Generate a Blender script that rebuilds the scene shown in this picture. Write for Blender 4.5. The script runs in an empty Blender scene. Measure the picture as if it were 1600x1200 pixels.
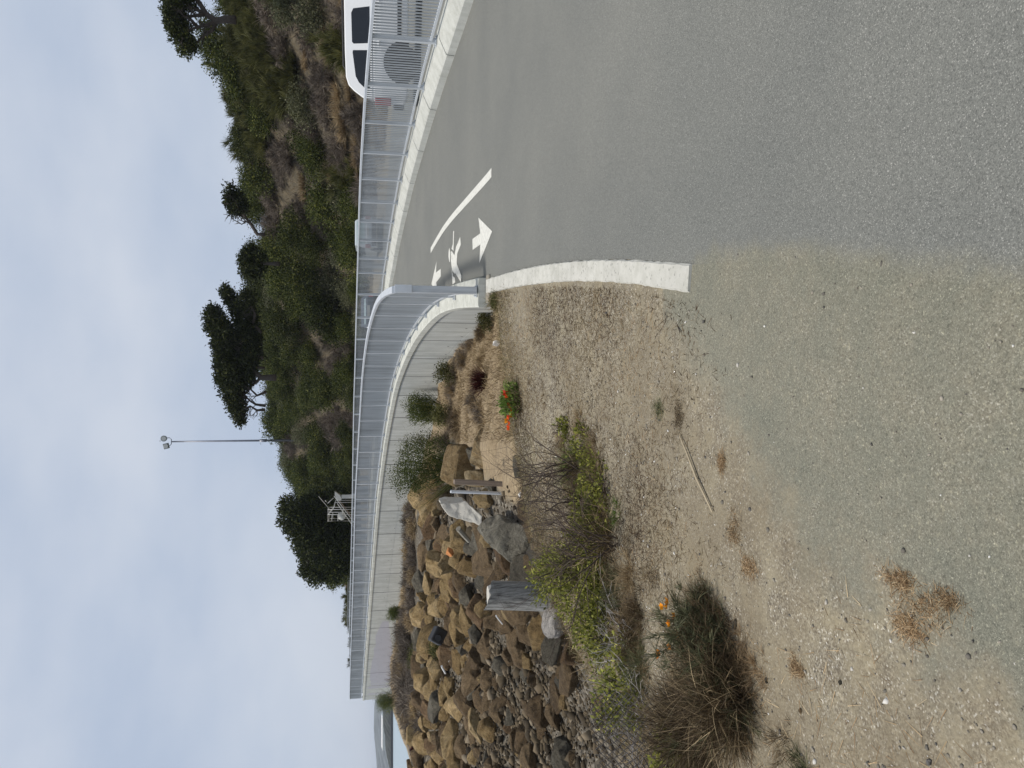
import bpy, math, random
import numpy as np
from mathutils import Vector, Matrix, Euler
R_ = random.Random(7)
NP = np.random.default_rng(11)
sc = bpy.context.scene
COL = sc.collection
PI = math.pi

# ------------------------------------------------------------------ camera
F_PX, PITCH = 1155.0, math.atan((800 - 606) / 1155.0)
cp, sp = math.cos(PITCH), math.sin(PITCH)
cam_d = bpy.data.cameras.new('camera')
cam = bpy.data.objects.new('camera', cam_d)
COL.objects.link(cam)
# the photograph was taken with the phone turned on its side: the picture's right is the world's down
cam.matrix_world = Matrix(((0, 1, 0, 0), (-sp, 0, -cp, 0), (-cp, 0, sp, 0), (0, 0, 0, 1)))
cam_d.sensor_width = 36
cam_d.lens = F_PX / 1600 * 36
cam_d.clip_start, cam_d.clip_end = 0.05, 20000
sc.camera = cam

# ------------------------------------------------------------------ sky, sun, exposure
SUN_EL, SUN_AZ = math.radians(70), math.radians(-102)      # azimuth from +Y towards +X
w = bpy.data.worlds.new('World')
sc.world = w
w.use_nodes = True
nt = w.node_tree
nt.nodes.clear()
N = nt.nodes.new
out = N('ShaderNodeOutputWorld'); bg = N('ShaderNodeBackground')
sky = N('ShaderNodeTexSky'); sky.sky_type = 'NISHITA'; sky.sun_disc = False
sky.sun_elevation = SUN_EL; sky.sun_rotation = SUN_AZ
sky.dust_density = 2.0
tc = N('ShaderNodeTexCoord'); mp = N('ShaderNodeMapping'); mp.inputs['Scale'].default_value = (1.6, 1.6, 3.4)
no = N('ShaderNodeTexNoise'); no.inputs['Scale'].default_value = 1.6; no.inputs['Detail'].default_value = 5
no.inputs['Roughness'].default_value = 0.5
rp = N('ShaderNodeValToRGB')
rp.color_ramp.elements[0].position = 0.40; rp.color_ramp.elements[0].color = (5.8, 6.75, 8.4, 1)
rp.color_ramp.elements[1].position = 0.66; rp.color_ramp.elements[1].color = (7.6, 8.25, 9.4, 1)
mx = N('ShaderNodeMix'); mx.data_type = 'RGBA'; mx.inputs[0].default_value = 0.92
L_ = nt.links.new
L_(tc.outputs['Generated'], mp.inputs['Vector']); L_(mp.outputs[0], no.inputs['Vector'])
L_(no.outputs['Fac'], rp.inputs['Fac']); L_(sky.outputs[0], mx.inputs[6]); L_(rp.outputs[0], mx.inputs[7])
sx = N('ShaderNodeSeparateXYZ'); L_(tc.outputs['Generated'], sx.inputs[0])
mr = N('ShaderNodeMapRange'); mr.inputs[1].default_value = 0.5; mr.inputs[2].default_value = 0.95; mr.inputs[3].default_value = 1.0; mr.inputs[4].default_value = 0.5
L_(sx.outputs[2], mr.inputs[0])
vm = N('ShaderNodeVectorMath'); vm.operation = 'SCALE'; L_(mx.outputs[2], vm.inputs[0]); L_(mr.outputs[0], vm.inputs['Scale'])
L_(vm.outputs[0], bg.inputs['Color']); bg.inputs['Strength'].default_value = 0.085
L_(bg.outputs[0], out.inputs['Surface'])
sun_d = bpy.data.lights.new('sun', 'SUN'); sun_d.energy = 3.7; sun_d.angle = math.radians(9)
sun_d.color = (1.0, 0.94, 0.85)
sun = bpy.data.objects.new('sun', sun_d); COL.objects.link(sun)
sd = Vector((math.sin(SUN_AZ) * math.cos(SUN_EL), math.cos(SUN_AZ) * math.cos(SUN_EL), math.sin(SUN_EL)))
sun.rotation_euler = sd.to_track_quat('Z', 'Y').to_euler()
sun.location = (-40, 0, 60)
sc.view_settings.view_transform = 'Standard'
sc.view_settings.look = 'None'
sc.view_settings.exposure = 0.0
sc.view_settings.gamma = 1.0

# ------------------------------------------------------------------ geometry helpers
def at(y, v, Y):
    """world point at depth Y that the photograph shows at pixel column v, row y"""
    a = (600 - y) / F_PX; b = (v - 800) / F_PX
    k = Y / (cp - b * sp)
    return (a * k, Y, (-sp - b * cp) * k)

def proj(x, y, z):
    dz = y * cp - z * sp
    dn = -y * sp - z * cp
    return 600 - F_PX * x / dz, 800 + F_PX * dn / dz      # (image row y, image column v)

def mesh_np(name, verts, faces, mat=None, rnd=None, smooth=False, parent=None, col=None, link=True):
    """faces: array (M,k) or list of index tuples"""
    me = bpy.data.meshes.new(name)
    verts = np.asarray(verts, dtype=np.float32).reshape(-1, 3)
    if isinstance(faces, np.ndarray):
        M, k = faces.shape
        me.vertices.add(len(verts)); me.vertices.foreach_set('co', verts.ravel())
        me.loops.add(M * k); me.loops.foreach_set('vertex_index', faces.astype(np.int32).ravel())
        me.polygons.add(M); me.polygons.foreach_set('loop_start', np.arange(0, M * k, k, dtype=np.int32))
        me.update(calc_edges=True)
    else:
        me.from_pydata([tuple(map(float, v)) for v in verts], [], [tuple(int(i) for i in f) for f in faces])
    if rnd is not None:
        a = me.attributes.new('rnd', 'FLOAT', 'POINT'); a.data.foreach_set('value', np.asarray(rnd, dtype=np.float32))
    if col is not None:
        a = me.attributes.new('mask', 'FLOAT_COLOR', 'POINT'); a.data.foreach_set('color', np.asarray(col, dtype=np.float32).ravel())
    if smooth:
        me.polygons.foreach_set('use_smooth', np.ones(len(me.polygons), dtype=bool))
    if mat: me.materials.append(mat)
    o = bpy.data.objects.new(name, me)
    if link: COL.objects.link(o)
    if parent: o.parent = parent
    return o

def tag(o, label, cat, group=None):
    o['label'] = label; o['category'] = cat
    if group: o['group'] = group
    return o

def thing(name, label, cat, loc=(0, 0, 0), rz=0, group=None):
    o = bpy.data.objects.new(name, None); COL.objects.link(o)
    o.location = loc; o.rotation_euler = (0, 0, rz); o.empty_display_size = 0.2
    return tag(o, label, cat, group)

def dup(o, loc, rz=0, scale=1.0, label=None, group=None, cat=None):
    c = o.copy(); COL.objects.link(c)
    c.location = loc; c.rotation_euler = (0, 0, rz)
    c.scale = (scale,) * 3 if not isinstance(scale, (tuple, list)) else scale
    for ch in o.children:
        d = ch.copy(); COL.objects.link(d); d.parent = c
        for g in ch.children:
            e = g.copy(); COL.objects.link(e); e.parent = d
    if label: c['label'] = label
    if group: c['group'] = group
    if cat: c['category'] = cat
    return c

class MB:
    """collects boxes, tubes, sweeps into one mesh"""
    def __init__(s): s.v = []; s.f = []
    def add(s, v, f):
        b = len(s.v); s.v += [tuple(p) for p in v]; s.f += [tuple(i + b for i in q) for q in f]
    def box(s, c, size, rz=0, tilt=None):
        hx, hy, hz = size[0] / 2, size[1] / 2, size[2] / 2
        m = Matrix.Rotation(rz, 3, 'Z')
        if tilt is not None: m = m @ Euler(tilt).to_matrix()
        v = [Vector(c) + m @ Vector((x, y, z)) for x in (-hx, hx) for y in (-hy, hy) for z in (-hz, hz)]
        s.add(v, [(0, 1, 3, 2), (4, 6, 7, 5), (0, 4, 5, 1), (2, 3, 7, 6), (0, 2, 6, 4), (1, 5, 7, 3)])
    def bbox(s, c, size, bev=0.01, rz=0, tilt=None):
        """box with chamfered vertical and horizontal edges"""
        import bmesh
        bm = bmesh.new(); bmesh.ops.create_cube(bm, size=1.0)
        for q in bm.verts: q.co = Vector((q.co.x * size[0], q.co.y * size[1], q.co.z * size[2]))
        bmesh.ops.bevel(bm, geom=list(bm.edges), offset=bev, segments=2, affect='EDGES', profile=0.5)
        m = Matrix.Rotation(rz, 3, 'Z')
        if tilt is not None: m = m @ Euler(tilt).to_matrix()
        bm.verts.index_update()
        s.add([Vector(c) + m @ q.co for q in bm.verts], [[q.index for q in f.verts] for f in bm.faces]); bm.free()
    def tube(s, pts, rad, n=6, cap=True):
        pts = [Vector(p) for p in pts]
        rr = rad if isinstance(rad, (list, tuple)) else [rad] * len(pts)
        b = len(s.v); up = None
        for i, p in enumerate(pts):
            t = (pts[min(i + 1, len(pts) - 1)] - pts[max(i - 1, 0)])
            if t.length < 1e-9: t = Vector((0, 0, 1))
            t.normalize()
            if up is None or abs(up.dot(t)) > 0.95: up = Vector((0, 0, 1)) if abs(t.z) < 0.9 else Vector((1, 0, 0))
            a = t.cross(up).normalized(); c = t.cross(a).normalized(); up = -c if False else up
            for k in range(n):
                g = 2 * PI * k / n
                q = p + (a * math.cos(g) + c * math.sin(g)) * rr[i]
                s.v.append(tuple(q))
        for i in range(len(pts) - 1):
            for k in range(n):
                k2 = (k + 1) % n
                s.f.append((b + i * n + k, b + i * n + k2, b + (i + 1) * n + k2, b + (i + 1) * n + k))
        if cap:
            s.f.append(tuple(b + k for k in range(n))[::-1]); e = b + (len(pts) - 1) * n
            s.f.append(tuple(e + k for k in range(n)))
    def sweep(s, prof, rows, closed=True, caps=True):
        """prof: (offset along left normal, dz); rows: (pos, normal)"""
        b = len(s.v); n = len(prof)
        for (p, nn) in rows:
            for (o, dz) in prof: s.v.append((p[0] + nn[0] * o, p[1] + nn[1] * o, p[2] + dz))
        m = n if closed else n - 1
        for i in range(len(rows) - 1):
            for k in range(m):
                k2 = (k + 1) % n
                s.f.append((b + i * n + k, b + i * n + k2, b + (i + 1) * n + k2, b + (i + 1) * n + k))
        if caps and closed:
            s.f.append(tuple(b + k for k in range(n))[::-1]); e = b + (len(rows) - 1) * n
            s.f.append(tuple(e + k for k in range(n)))
    def build(s, name, mat, parent=None, smooth=False):
        import bmesh
        o = mesh_np(name, np.array(s.v), list(s.f), mat, parent=parent)
        bm = bmesh.new(); bm.from_mesh(o.data); bmesh.ops.recalc_face_normals(bm, faces=bm.faces); bm.to_mesh(o.data); bm.free()
        if smooth:
            o.data.polygons.foreach_set('use_smooth', np.ones(len(o.data.polygons), dtype=bool))
        return o

class Curve:
    def __init__(s, pts, ds=0.15):
        p = np.array(pts, float)
        q = []
        for i in range(len(p) - 1):
            p0, p1, p2, p3 = p[max(i - 1, 0)], p[i], p[i + 1], p[min(i + 2, len(p) - 1)]
            if i == 0: p0 = 2 * p1 - p2
            if i == len(p) - 2: p3 = 2 * p2 - p1
            n = max(2, int(np.linalg.norm(p2 - p1) / ds))
            for t in np.arange(n) / n:
                q.append(0.5 * ((2 * p1) + (-p0 + p2) * t + (2 * p0 - 5 * p1 + 4 * p2 - p3) * t * t + (-p0 + 3 * p1 - 3 * p2 + p3) * t ** 3))
        q.append(p[-1]); q = np.array(q)
        for _ in range(40):                                     # relax small kinks
            q[1:-1] = 0.5 * q[1:-1] + 0.25 * (q[:-2] + q[2:])
        s.q = q
        d = np.linalg.norm(np.diff(q[:, :2], axis=0), axis=1)
        s.s = np.concatenate([[0], np.cumsum(d)]); s.len = s.s[-1]
    def at(s, t): return np.array([np.interp(t, s.s, s.q[:, k]) for k in range(3)])
    def row(s, t):
        a = s.at(min(t + 0.1, s.len)) - s.at(max(t - 0.1, 0)); a = a[:2] / np.linalg.norm(a[:2])
        return s.at(t), (-a[1], a[0])                            # left normal
    def rows(s, t0, t1, ds=0.3):
        n = max(1, int(math.ceil((t1 - t0) / ds)))
        return [s.row(t0 + (t1 - t0) * i / n) for i in range(n + 1)]
    def sd(s, X, Y, step=6):
        """signed distance (left positive) for arrays, and nearest arclength"""
        q = s.q[::step]; ss = s.s[::step]
        best = np.full(X.shape, 1e9); sg = np.zeros(X.shape); arc = np.zeros(X.shape)
        for i in range(len(q) - 1):
            a = q[i, :2]; b = q[i + 1, :2]; d = b - a; l2 = d @ d
            t = np.clip(((X - a[0]) * d[0] + (Y - a[1]) * d[1]) / l2, 0, 1)
            dx = X - (a[0] + t * d[0]); dy = Y - (a[1] + t * d[1]); r = np.hypot(dx, dy)
            m = r < best
            best = np.where(m, r, best); sg = np.where(m, np.sign(d[0] * dy - d[1] * dx), sg)
            arc = np.where(m, ss[i] + t * (ss[i + 1] - ss[i]), arc)
        return best * np.where(sg == 0, 1, sg), arc

def rel2(o, rows): return [((p[0] - o.location.x, p[1] - o.location.y, p[2] - o.location.z), n) for p, n in rows]
def sstep(a, b, x):
    t = np.clip((x - a) / (b - a), 0, 1); return t * t * (3 - 2 * t)

def vnoise(x, y, sc_=1.0, seed=0):
    """cheap smooth value noise in [-1, 1]"""
    rs = np.random.default_rng(seed); T = rs.uniform(-1, 1, (64, 64))
    X = np.asarray(x) * sc_; Y = np.asarray(y) * sc_
    i = np.floor(X).astype(int); j = np.floor(Y).astype(int); fx = X - i; fy = Y - j
    fx = fx * fx * (3 - 2 * fx); fy = fy * fy * (3 - 2 * fy)
    g = lambda a, b: T[a % 64, b % 64]
    return (g(i, j) * (1 - fx) + g(i + 1, j) * fx) * (1 - fy) + (g(i, j + 1) * (1 - fx) + g(i + 1, j + 1) * fx) * fy

# ------------------------------------------------------------------ materials
def mat(name):
    m = bpy.data.materials.new(name); m.use_nodes = True
    nt = m.node_tree; b = nt.nodes['Principled BSDF']
    return m, nt, b
def nn(nt, kind, **kw):
    n = nt.nodes.new(kind)
    for k, v in kw.items():
        if k in n.inputs: n.inputs[k].default_value = v
        else: setattr(n, k, v)
    return n
def ramp(nt, fac, stops):
    r = nt.nodes.new('ShaderNodeValToRGB'); e = r.color_ramp.elements
    while len(e) < len(stops): e.new(0.5)
    for i, (p, c) in enumerate(stops): e[i].position = p; e[i].color = (c[0], c[1], c[2], 1) if isinstance(c, (tuple, list)) else (c, c, c, 1)
    nt.links.new(fac, r.inputs['Fac']); return r.outputs['Color']
def mixc(nt, fac, a, b, mode='MIX'):
    m = nt.nodes.new('ShaderNodeMix'); m.data_type = 'RGBA'; m.blend_type = mode
    for sock, val in ((m.inputs[0], fac), (m.inputs[6], a), (m.inputs[7], b)):
        if hasattr(val, 'is_linked') or hasattr(val, 'links'): nt.links.new(val, sock)
        else: sock.default_value = val if not isinstance(val, tuple) else (val[0], val[1], val[2], 1)
    return m.outputs[2]
def coords(nt, kind='Object', scale=(1, 1, 1)):
    t = nt.nodes.new('ShaderNodeTexCoord'); m = nt.nodes.new('ShaderNodeMapping'); m.inputs['Scale'].default_value = scale
    nt.links.new(t.outputs[kind], m.inputs['Vector']); return m.outputs[0]
def noise(nt, vec, scale, detail=4, rough=0.55, dist=0):
    n = nn(nt, 'ShaderNodeTexNoise', Scale=scale, Detail=detail, Roughness=rough, Distortion=dist)
    nt.links.new(vec, n.inputs['Vector']); return n.outputs['Fac']
def voro(nt, vec, scale, out='Color', feature='F1', rnd=1.0):
    n = nn(nt, 'ShaderNodeTexVoronoi', Scale=scale, Randomness=rnd); n.feature = feature
    nt.links.new(vec, n.inputs['Vector']); return n.outputs[out]
def sep(nt, col, i=0):
    s = nt.nodes.new('ShaderNodeSeparateColor'); nt.links.new(col, s.inputs[0]); return s.outputs[i]
def math_(nt, op, a, b=0.0, clamp=False):
    m = nt.nodes.new('ShaderNodeMath'); m.operation = op; m.use_clamp = clamp
    for k, val in ((0, a), (1, b)):
        if hasattr(val, 'links'): nt.links.new(val, m.inputs[k])
        else: m.inputs[k].default_value = val
    return m.outputs[0]
def bump(nt, b, h, strength=0.4, dist=0.02):
    n = nn(nt, 'ShaderNodeBump', Strength=strength, Distance=dist); nt.links.new(h, n.inputs['Height'])
    nt.links.new(n.outputs[0], b.inputs['Normal'])
def attr(nt, name, out='Fac'):
    a = nt.nodes.new('ShaderNodeAttribute'); a.attribute_name = name; return a.outputs[out]

def asphalt_col(nt, vec):
    c = ramp(nt, sep(nt, voro(nt, vec, 330)), [(0.0, (0.10, 0.104, 0.099)), (0.5, (0.150, 0.156, 0.147)), (0.93, (0.182, 0.187, 0.176)), (1.0, (0.34, 0.34, 0.325))])
    c2 = ramp(nt, sep(nt, voro(nt, vec, 150), 1), [(0.0, (0.72, 0.72, 0.72)), (0.25, (0.98, 0.98, 0.98)), (0.95, (1.04, 1.04, 1.04)), (1, (1.35, 1.35, 1.35))])
    c = mixc(nt, 0.8, c, c2, 'MULTIPLY')
    n = noise(nt, vec, 0.55, 5, 0.6)
    c3 = ramp(nt, n, [(0.3, (0.90, 0.90, 0.89)), (0.7, (1.12, 1.10, 1.06))])
    return mixc(nt, 1.0, c, c3, 'MULTIPLY')
def dusty_col(nt, vec):
    base = mixc(nt, 1.0, asphalt_col(nt, vec), (1.06, 1.035, 0.88), 'MULTIPLY')
    n = math_(nt, 'ADD', math_(nt, 'MULTIPLY', noise(nt, vec, 2.2, 10, 0.76, 0.4), 0.75), math_(nt, 'MULTIPLY', noise(nt, vec, 26, 6, 0.7), 0.25))
    f = ramp(nt, n, [(0.40, 0.04), (0.52, 0.4), (0.64, 0.85)])
    dust = ramp(nt, sep(nt, voro(nt, vec, 190), 1), [(0, (0.12, 0.107, 0.08)), (0.5, (0.205, 0.187, 0.138)), (0.9, (0.26, 0.243, 0.185)), (1, (0.42, 0.40, 0.34))])
    g2 = ramp(nt, sep(nt, voro(nt, vec, 110), 2), [(0, (0.68, 0.68, 0.68)), (0.14, (0.96, 0.96, 0.96)), (0.94, (1.03, 1.03, 1.03)), (1, (1.5, 1.48, 1.42))])
    return mixc(nt, 0.8, mixc(nt, sep(nt, f), base, dust), g2, 'MULTIPLY')
def gravel_col(nt, vec):
    v1 = sep(nt, voro(nt, vec, 150))
    c = ramp(nt, v1, [(0, (0.115, 0.092, 0.066)), (0.3, (0.185, 0.163, 0.122)), (0.65, (0.255, 0.227, 0.172)), (0.92, (0.33, 0.30, 0.24)), (1, (0.6, 0.58, 0.53))])
    v2 = sep(nt, voro(nt, vec, 52), 1)
    c2 = ramp(nt, v2, [(0, (0.62, 0.61, 0.62)), (0.16, (0.93, 0.93, 0.93)), (0.92, (1.03, 1.03, 1.02)), (1, (1.7, 1.68, 1.65))])
    c = mixc(nt, 0.75, c, c2, 'MULTIPLY')
    dustn = ramp(nt, noise(nt, vec, 5.5, 9, 0.74, 0.5), [(0.44, 0.0), (0.62, 0.75)])
    c = mixc(nt, sep(nt, dustn), c, (0.285, 0.25, 0.176))
    n = noise(nt, vec, 1.4, 8, 0.7, 0.4)
    c3 = ramp(nt, n, [(0.28, (0.66, 0.62, 0.57)), (0.5, (0.98, 0.98, 0.97)), (0.72, (1.18, 1.16, 1.08))])
    c = mixc(nt, 1.0, c, c3, 'MULTIPLY')
    n2 = noise(nt, vec, 0.8, 6, 0.66)
    straw = ramp(nt, n2, [(0.42, 0.0), (0.64, 0.7)])
    return mixc(nt, sep(nt, straw), c, (0.18, 0.147, 0.095))

M = {}
def make_ground():
    m, nt, b = mat('ground_gravel')
    vec = coords(nt)
    g = gravel_col(nt, vec); d = dusty_col(nt, vec)
    beach = ramp(nt, sep(nt, voro(nt, vec, 16)), [(0, (0.028, 0.024, 0.018)), (0.5, (0.085, 0.072, 0.052)), (0.9, (0.15, 0.13, 0.1)), (1, (0.26, 0.24, 0.2))])
    tan = ramp(nt, noise(nt, coords(nt, 'Object', (1, 1, 3)), 9, 8, 0.75), [(0.3, (0.15, 0.11, 0.066)), (0.5, (0.25, 0.19, 0.115)), (0.7, (0.36, 0.285, 0.18))])
    hill = ramp(nt, noise(nt, vec, 0.8, 8, 0.7), [(0.3, (0.045, 0.038, 0.024)), (0.55, (0.095, 0.078, 0.05)), (0.75, (0.15, 0.12, 0.075))])
    mk = attr(nt, 'mask', 'Color')
    wob = noise(nt, vec, 4.0, 6, 0.7)
    def soft(ch):
        s = math_(nt, 'ADD', sep(nt, mk, ch), math_(nt, 'MULTIPLY', math_(nt, 'SUBTRACT', wob, 0.5), 0.9))
        r = nn(nt, 'ShaderNodeMapRange'); r.interpolation_type = 'SMOOTHSTEP'
        r.inputs[1].default_value = 0.3; r.inputs[2].default_value = 0.7
        nt.links.new(s, r.inputs[0]); return r.outputs[0]
    s0 = soft(0); c = mixc(nt, s0, g, d); c = mixc(nt, soft(1), c, beach); c = mixc(nt, soft(2), c, tan)
    al = attr(nt, 'mask', 'Alpha')
    c = mixc(nt, al, c, hill)
    nt.links.new(c, b.inputs['Base Color']); b.inputs['Roughness'].default_value = 0.95
    h = math_(nt, 'ADD', math_(nt, 'MULTIPLY', voro(nt, vec, 60, 'Distance'), -0.6), noise(nt, vec, 30, 6, 0.7))
    bump(nt, b, math_(nt, 'MULTIPLY', h, math_(nt, 'SUBTRACT', 1.0, math_(nt, 'MULTIPLY', s0, 0.8))), 0.5, 0.02)
    return m
def make_asphalt():
    m, nt, b = mat('asphalt')
    vec = coords(nt)
    a = asphalt_col(nt, vec); d = dusty_col(nt, vec)
    wob = noise(nt, vec, 4.0, 6, 0.7)
    s = math_(nt, 'ADD', sep(nt, attr(nt, 'mask', 'Color'), 0), math_(nt, 'MULTIPLY', math_(nt, 'SUBTRACT', wob, 0.5), 0.9))
    r = nn(nt, 'ShaderNodeMapRange'); r.interpolation_type = 'SMOOTHSTEP'; r.inputs[1].default_value = 0.25; r.inputs[2].default_value = 0.75
    nt.links.new(s, r.inputs[0])
    nt.links.new(mixc(nt, r.outputs[0], a, d), b.inputs['Base Color'])
    b.inputs['Roughness'].default_value = 0.85
    h = math_(nt, 'ADD', voro(nt, vec, 150, 'Distance'), noise(nt, vec, 60, 4, 0.7))
    bump(nt, b, h, 0.3, 0.006)
    return m
def simple(name, c, rough=0.6, metal=0.0, var=0.12, scale=6, bumpy=0.0, streak=None, spec=0.5):
    m, nt, b = mat(name)
    vec = coords(nt) if not streak else coords(nt, 'Object', streak)
    n = noise(nt, vec, scale, 6, 0.65)
    lo = tuple(x * (1 - var * 1.6) for x in c); hi = tuple(min(1, x * (1 + var)) for x in c)
    nt.links.new(ramp(nt, n, [(0.3, lo), (0.5, c), (0.72, hi)]), b.inputs['Base Color'])
    b.inputs['Roughness'].default_value = rough; b.inputs['Metallic'].default_value = metal
    b.inputs['Specular IOR Level'].default_value = spec
    if bumpy: bump(nt, b, noise(nt, vec, scale * 5, 6, 0.7), bumpy, 0.02)
    return m
def make_concrete(name, c, stain=0.5, grit=0.25):
    m, nt, b = mat(name)
    vec = coords(nt); st = coords(nt, 'Object', (3.0, 3.0, 0.22))
    base = ramp(nt, noise(nt, vec, 1.7, 7, 0.65), [(0.3, tuple(x * 0.86 for x in c)), (0.55, c), (0.75, tuple(min(1, x * 1.1) for x in c))])
    s = ramp(nt, noise(nt, st, 2.4, 5, 0.6), [(0.42, 0.0), (0.75, stain)])
    col = mixc(nt, sep(nt, s), base, tuple(x * 0.45 for x in (c[0] * .95, c[1] * .97, c[2] * .85)))
    sp_ = ramp(nt, sep(nt, voro(nt, vec, 70)), [(0.0, 0.55), (0.08, 1.0), (1.0, 1.0)])
    col = mixc(nt, grit, col, sp_, 'MULTIPLY')
    nt.links.new(col, b.inputs['Base Color']); b.inputs['Roughness'].default_value = 0.88
    bump(nt, b, noise(nt, vec, 40, 6, 0.7), 0.2, 0.01)
    return m
def foliage(name, stops, trans=0.25, rough=0.65, objvar=0.25):
    """colour follows each leaf's own random number, a little also each plant's"""
    m, nt, b = mat(name)
    oi = nt.nodes.new('ShaderNodeObjectInfo')
    c = ramp(nt, attr(nt, 'rnd'), stops)
    v = math_(nt, 'ADD', math_(nt, 'MULTIPLY', oi.outputs['Random'], objvar * 2), 1 - objvar)
    k = nt.nodes.new('ShaderNodeCombineColor')
    for i in range(3): nt.links.new(v, k.inputs[i])
    c = mixc(nt, 1.0, c, k.outputs[0], 'MULTIPLY')
    nt.links.new(c, b.inputs['Base Color']); b.inputs['Roughness'].default_value = rough
    b.inputs['Specular IOR Level'].default_value = 0.25
    if trans:
        t = nt.nodes.new('ShaderNodeBsdfTranslucent'); nt.links.new(c, t.inputs[0])
        x = nt.nodes.new('ShaderNodeMixShader'); x.inputs[0].default_value = trans
        nt.links.new(b.outputs[0], x.inputs[1]); nt.links.new(t.outputs[0], x.inputs[2])
        nt.links.new(x.outputs[0], nt.nodes['Material Output'].inputs[0])
    return m
def make_rock(name, stops, objvar=0.3):
    m, nt, b = mat(name)
    oi = nt.nodes.new('ShaderNodeObjectInfo')
    add = nt.nodes.new('ShaderNodeVectorMath'); add.operation = 'ADD'
    nt.links.new(coords(nt), add.inputs[0])
    sc2 = nt.nodes.new('ShaderNodeVectorMath'); sc2.operation = 'SCALE'; sc2.inputs[0].default_value = (17, 31, 23)
    nt.links.new(oi.outputs['Random'], sc2.inputs['Scale']); nt.links.new(sc2.outputs[0], add.inputs[1])
    vec = add.outputs[0]
    f = math_(nt, 'ADD', math_(nt, 'MULTIPLY', noise(nt, vec, 1.9, 10, 0.78, 0.8), 0.84), math_(nt, 'MULTIPLY', oi.outputs['Random'], 0.18))
    c = ramp(nt, f, stops)
    c2 = ramp(nt, noise(nt, vec, 4.5, 12, 0.86, 0.5), [(0.38, (0.26, 0.24, 0.22)), (0.47, (0.85, 0.84, 0.82)), (0.56, (1.12, 1.1, 1.06)), (0.66, (1.6, 1.58, 1.52))])
    c = mixc(nt, 0.9, c, c2, 'MULTIPLY')
    vr = voro(nt, vec, 3.0, 'Color'); c = mixc(nt, 0.35, c, ramp(nt, sep(nt, vr), [(0, 0.6), (1, 1.25)]), 'MULTIPLY')
    nt.links.new(c, b.inputs['Base Color']); b.inputs['Roughness'].default_value = 0.95; b.inputs['Specular IOR Level'].default_value = 0.2
    h = math_(nt, 'ADD', noise(nt, vec, 3, 12, 0.82, 0.3), math_(nt, 'MULTIPLY', sep(nt, vr), 0.22))
    bump(nt, b, h, 1.0, 0.28)
    return m

M['ground'] = make_ground(); M['asphalt'] = make_asphalt()
M['conc'] = make_concrete('wall_concrete', (0.455, 0.47, 0.455), 0.6)
M['coping'] = make_concrete('coping_concrete', (0.54, 0.55, 0.51), 0.55)
M['kerb'] = make_concrete('kerb_concrete', (0.50, 0.495, 0.455), 0.45, 0.8)
M['kerbr'] = make_concrete('side_kerb_concrete', (0.48, 0.49, 0.46), 0.4, 0.5)
M['galv'] = simple('galvanised_metal', (0.50, 0.53, 0.56), 0.55, 0.2, 0.16, 2.2, 0, (6, 6, 0.5))
M['rail'] = simple('rail_metal', (0.62, 0.65, 0.69), 0.42, 0.35, 0.08, 3)
M['picket'] = simple('picket_metal', (0.43, 0.455, 0.475), 0.6, 0.15, 0.2, 1.2, 0, (3, 3, 0.3))
M['paint'] = simple('marking_paint', (0.60, 0.60, 0.56), 0.75, 0, 0.18, 22, 0.2)
M['patch'] = simple('grey_wall_paint', (0.36, 0.36, 0.40), 0.8, 0, 0.05, 2)
M['bolt'] = simple('dark_bolt', (0.06, 0.06, 0.06), 0.6)
M['wood'] = simple('weathered_wood', (0.25, 0.25, 0.24), 0.9, 0, 0.6, 3.0, 0.9, (14, 14, 0.8))
M['wood2'] = simple('brown_wood', (0.24, 0.19, 0.15), 0.9, 0, 0.3, 3.0, 0.4, (10, 10, 0.8))
M['bark'] = simple('bark', (0.055, 0.045, 0.038), 0.9, 0, 0.3, 5, 0.4)
M['twig'] = simple('bare_twig', (0.075, 0.055, 0.045), 0.9, 0, 0.3, 9)
M['twig_silver'] = simple('silver_dead_twig', (0.34, 0.32, 0.31), 0.9, 0, 0.3, 9)
M['steel'] = simple('pole_steel', (0.25, 0.26, 0.30), 0.5, 0.5, 0.08, 4)
M['lamp'] = simple('floodlight_housing', (0.20, 0.21, 0.20), 0.5, 0.3, 0.1, 6)
M['glassy'] = simple('lamp_glass', (0.5, 0.5, 0.48), 0.15, 0, 0.05, 6)
M['white'] = simple('white_paint', (0.50, 0.50, 0.47), 0.35, 0, 0.04, 3)
M['carwhite'] = simple('white_car_paint', (0.80, 0.81, 0.82), 0.22, 0, 0.02, 2)
M['carsilver'] = simple('silver_car_paint', (0.55, 0.60, 0.63), 0.25, 0.3, 0.03, 2)
M['glassdark'] = simple('dark_car_glass', (0.012, 0.015, 0.02), 0.08, 0, 0.05, 2)
M['glassblue'] = simple('pale_car_glass', (0.32, 0.42, 0.44), 0.1, 0, 0.05, 2)
M['black'] = simple('black_plastic', (0.02, 0.02, 0.022), 0.6, 0, 0.1, 6)
M['tyre'] = simple('tyre_rubber', (0.022, 0.022, 0.024), 0.85, 0, 0.1, 6)
M['rim'] = simple('wheel_rim', (0.05, 0.05, 0.055), 0.35, 0.6, 0.05, 6)
M['red'] = simple('tail_light_red', (0.30, 0.02, 0.02), 0.2, 0, 0.05, 6)
M['orange'] = simple('orange_brick', (0.42, 0.17, 0.055), 0.9, 0, 0.2, 8, 0.3)
M['litter'] = simple('white_litter', (0.78, 0.78, 0.77), 0.6, 0, 0.05, 6)
M['wire'] = simple('rusty_wire', (0.035, 0.03, 0.027), 0.7, 0.3, 0.2, 9)
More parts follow.
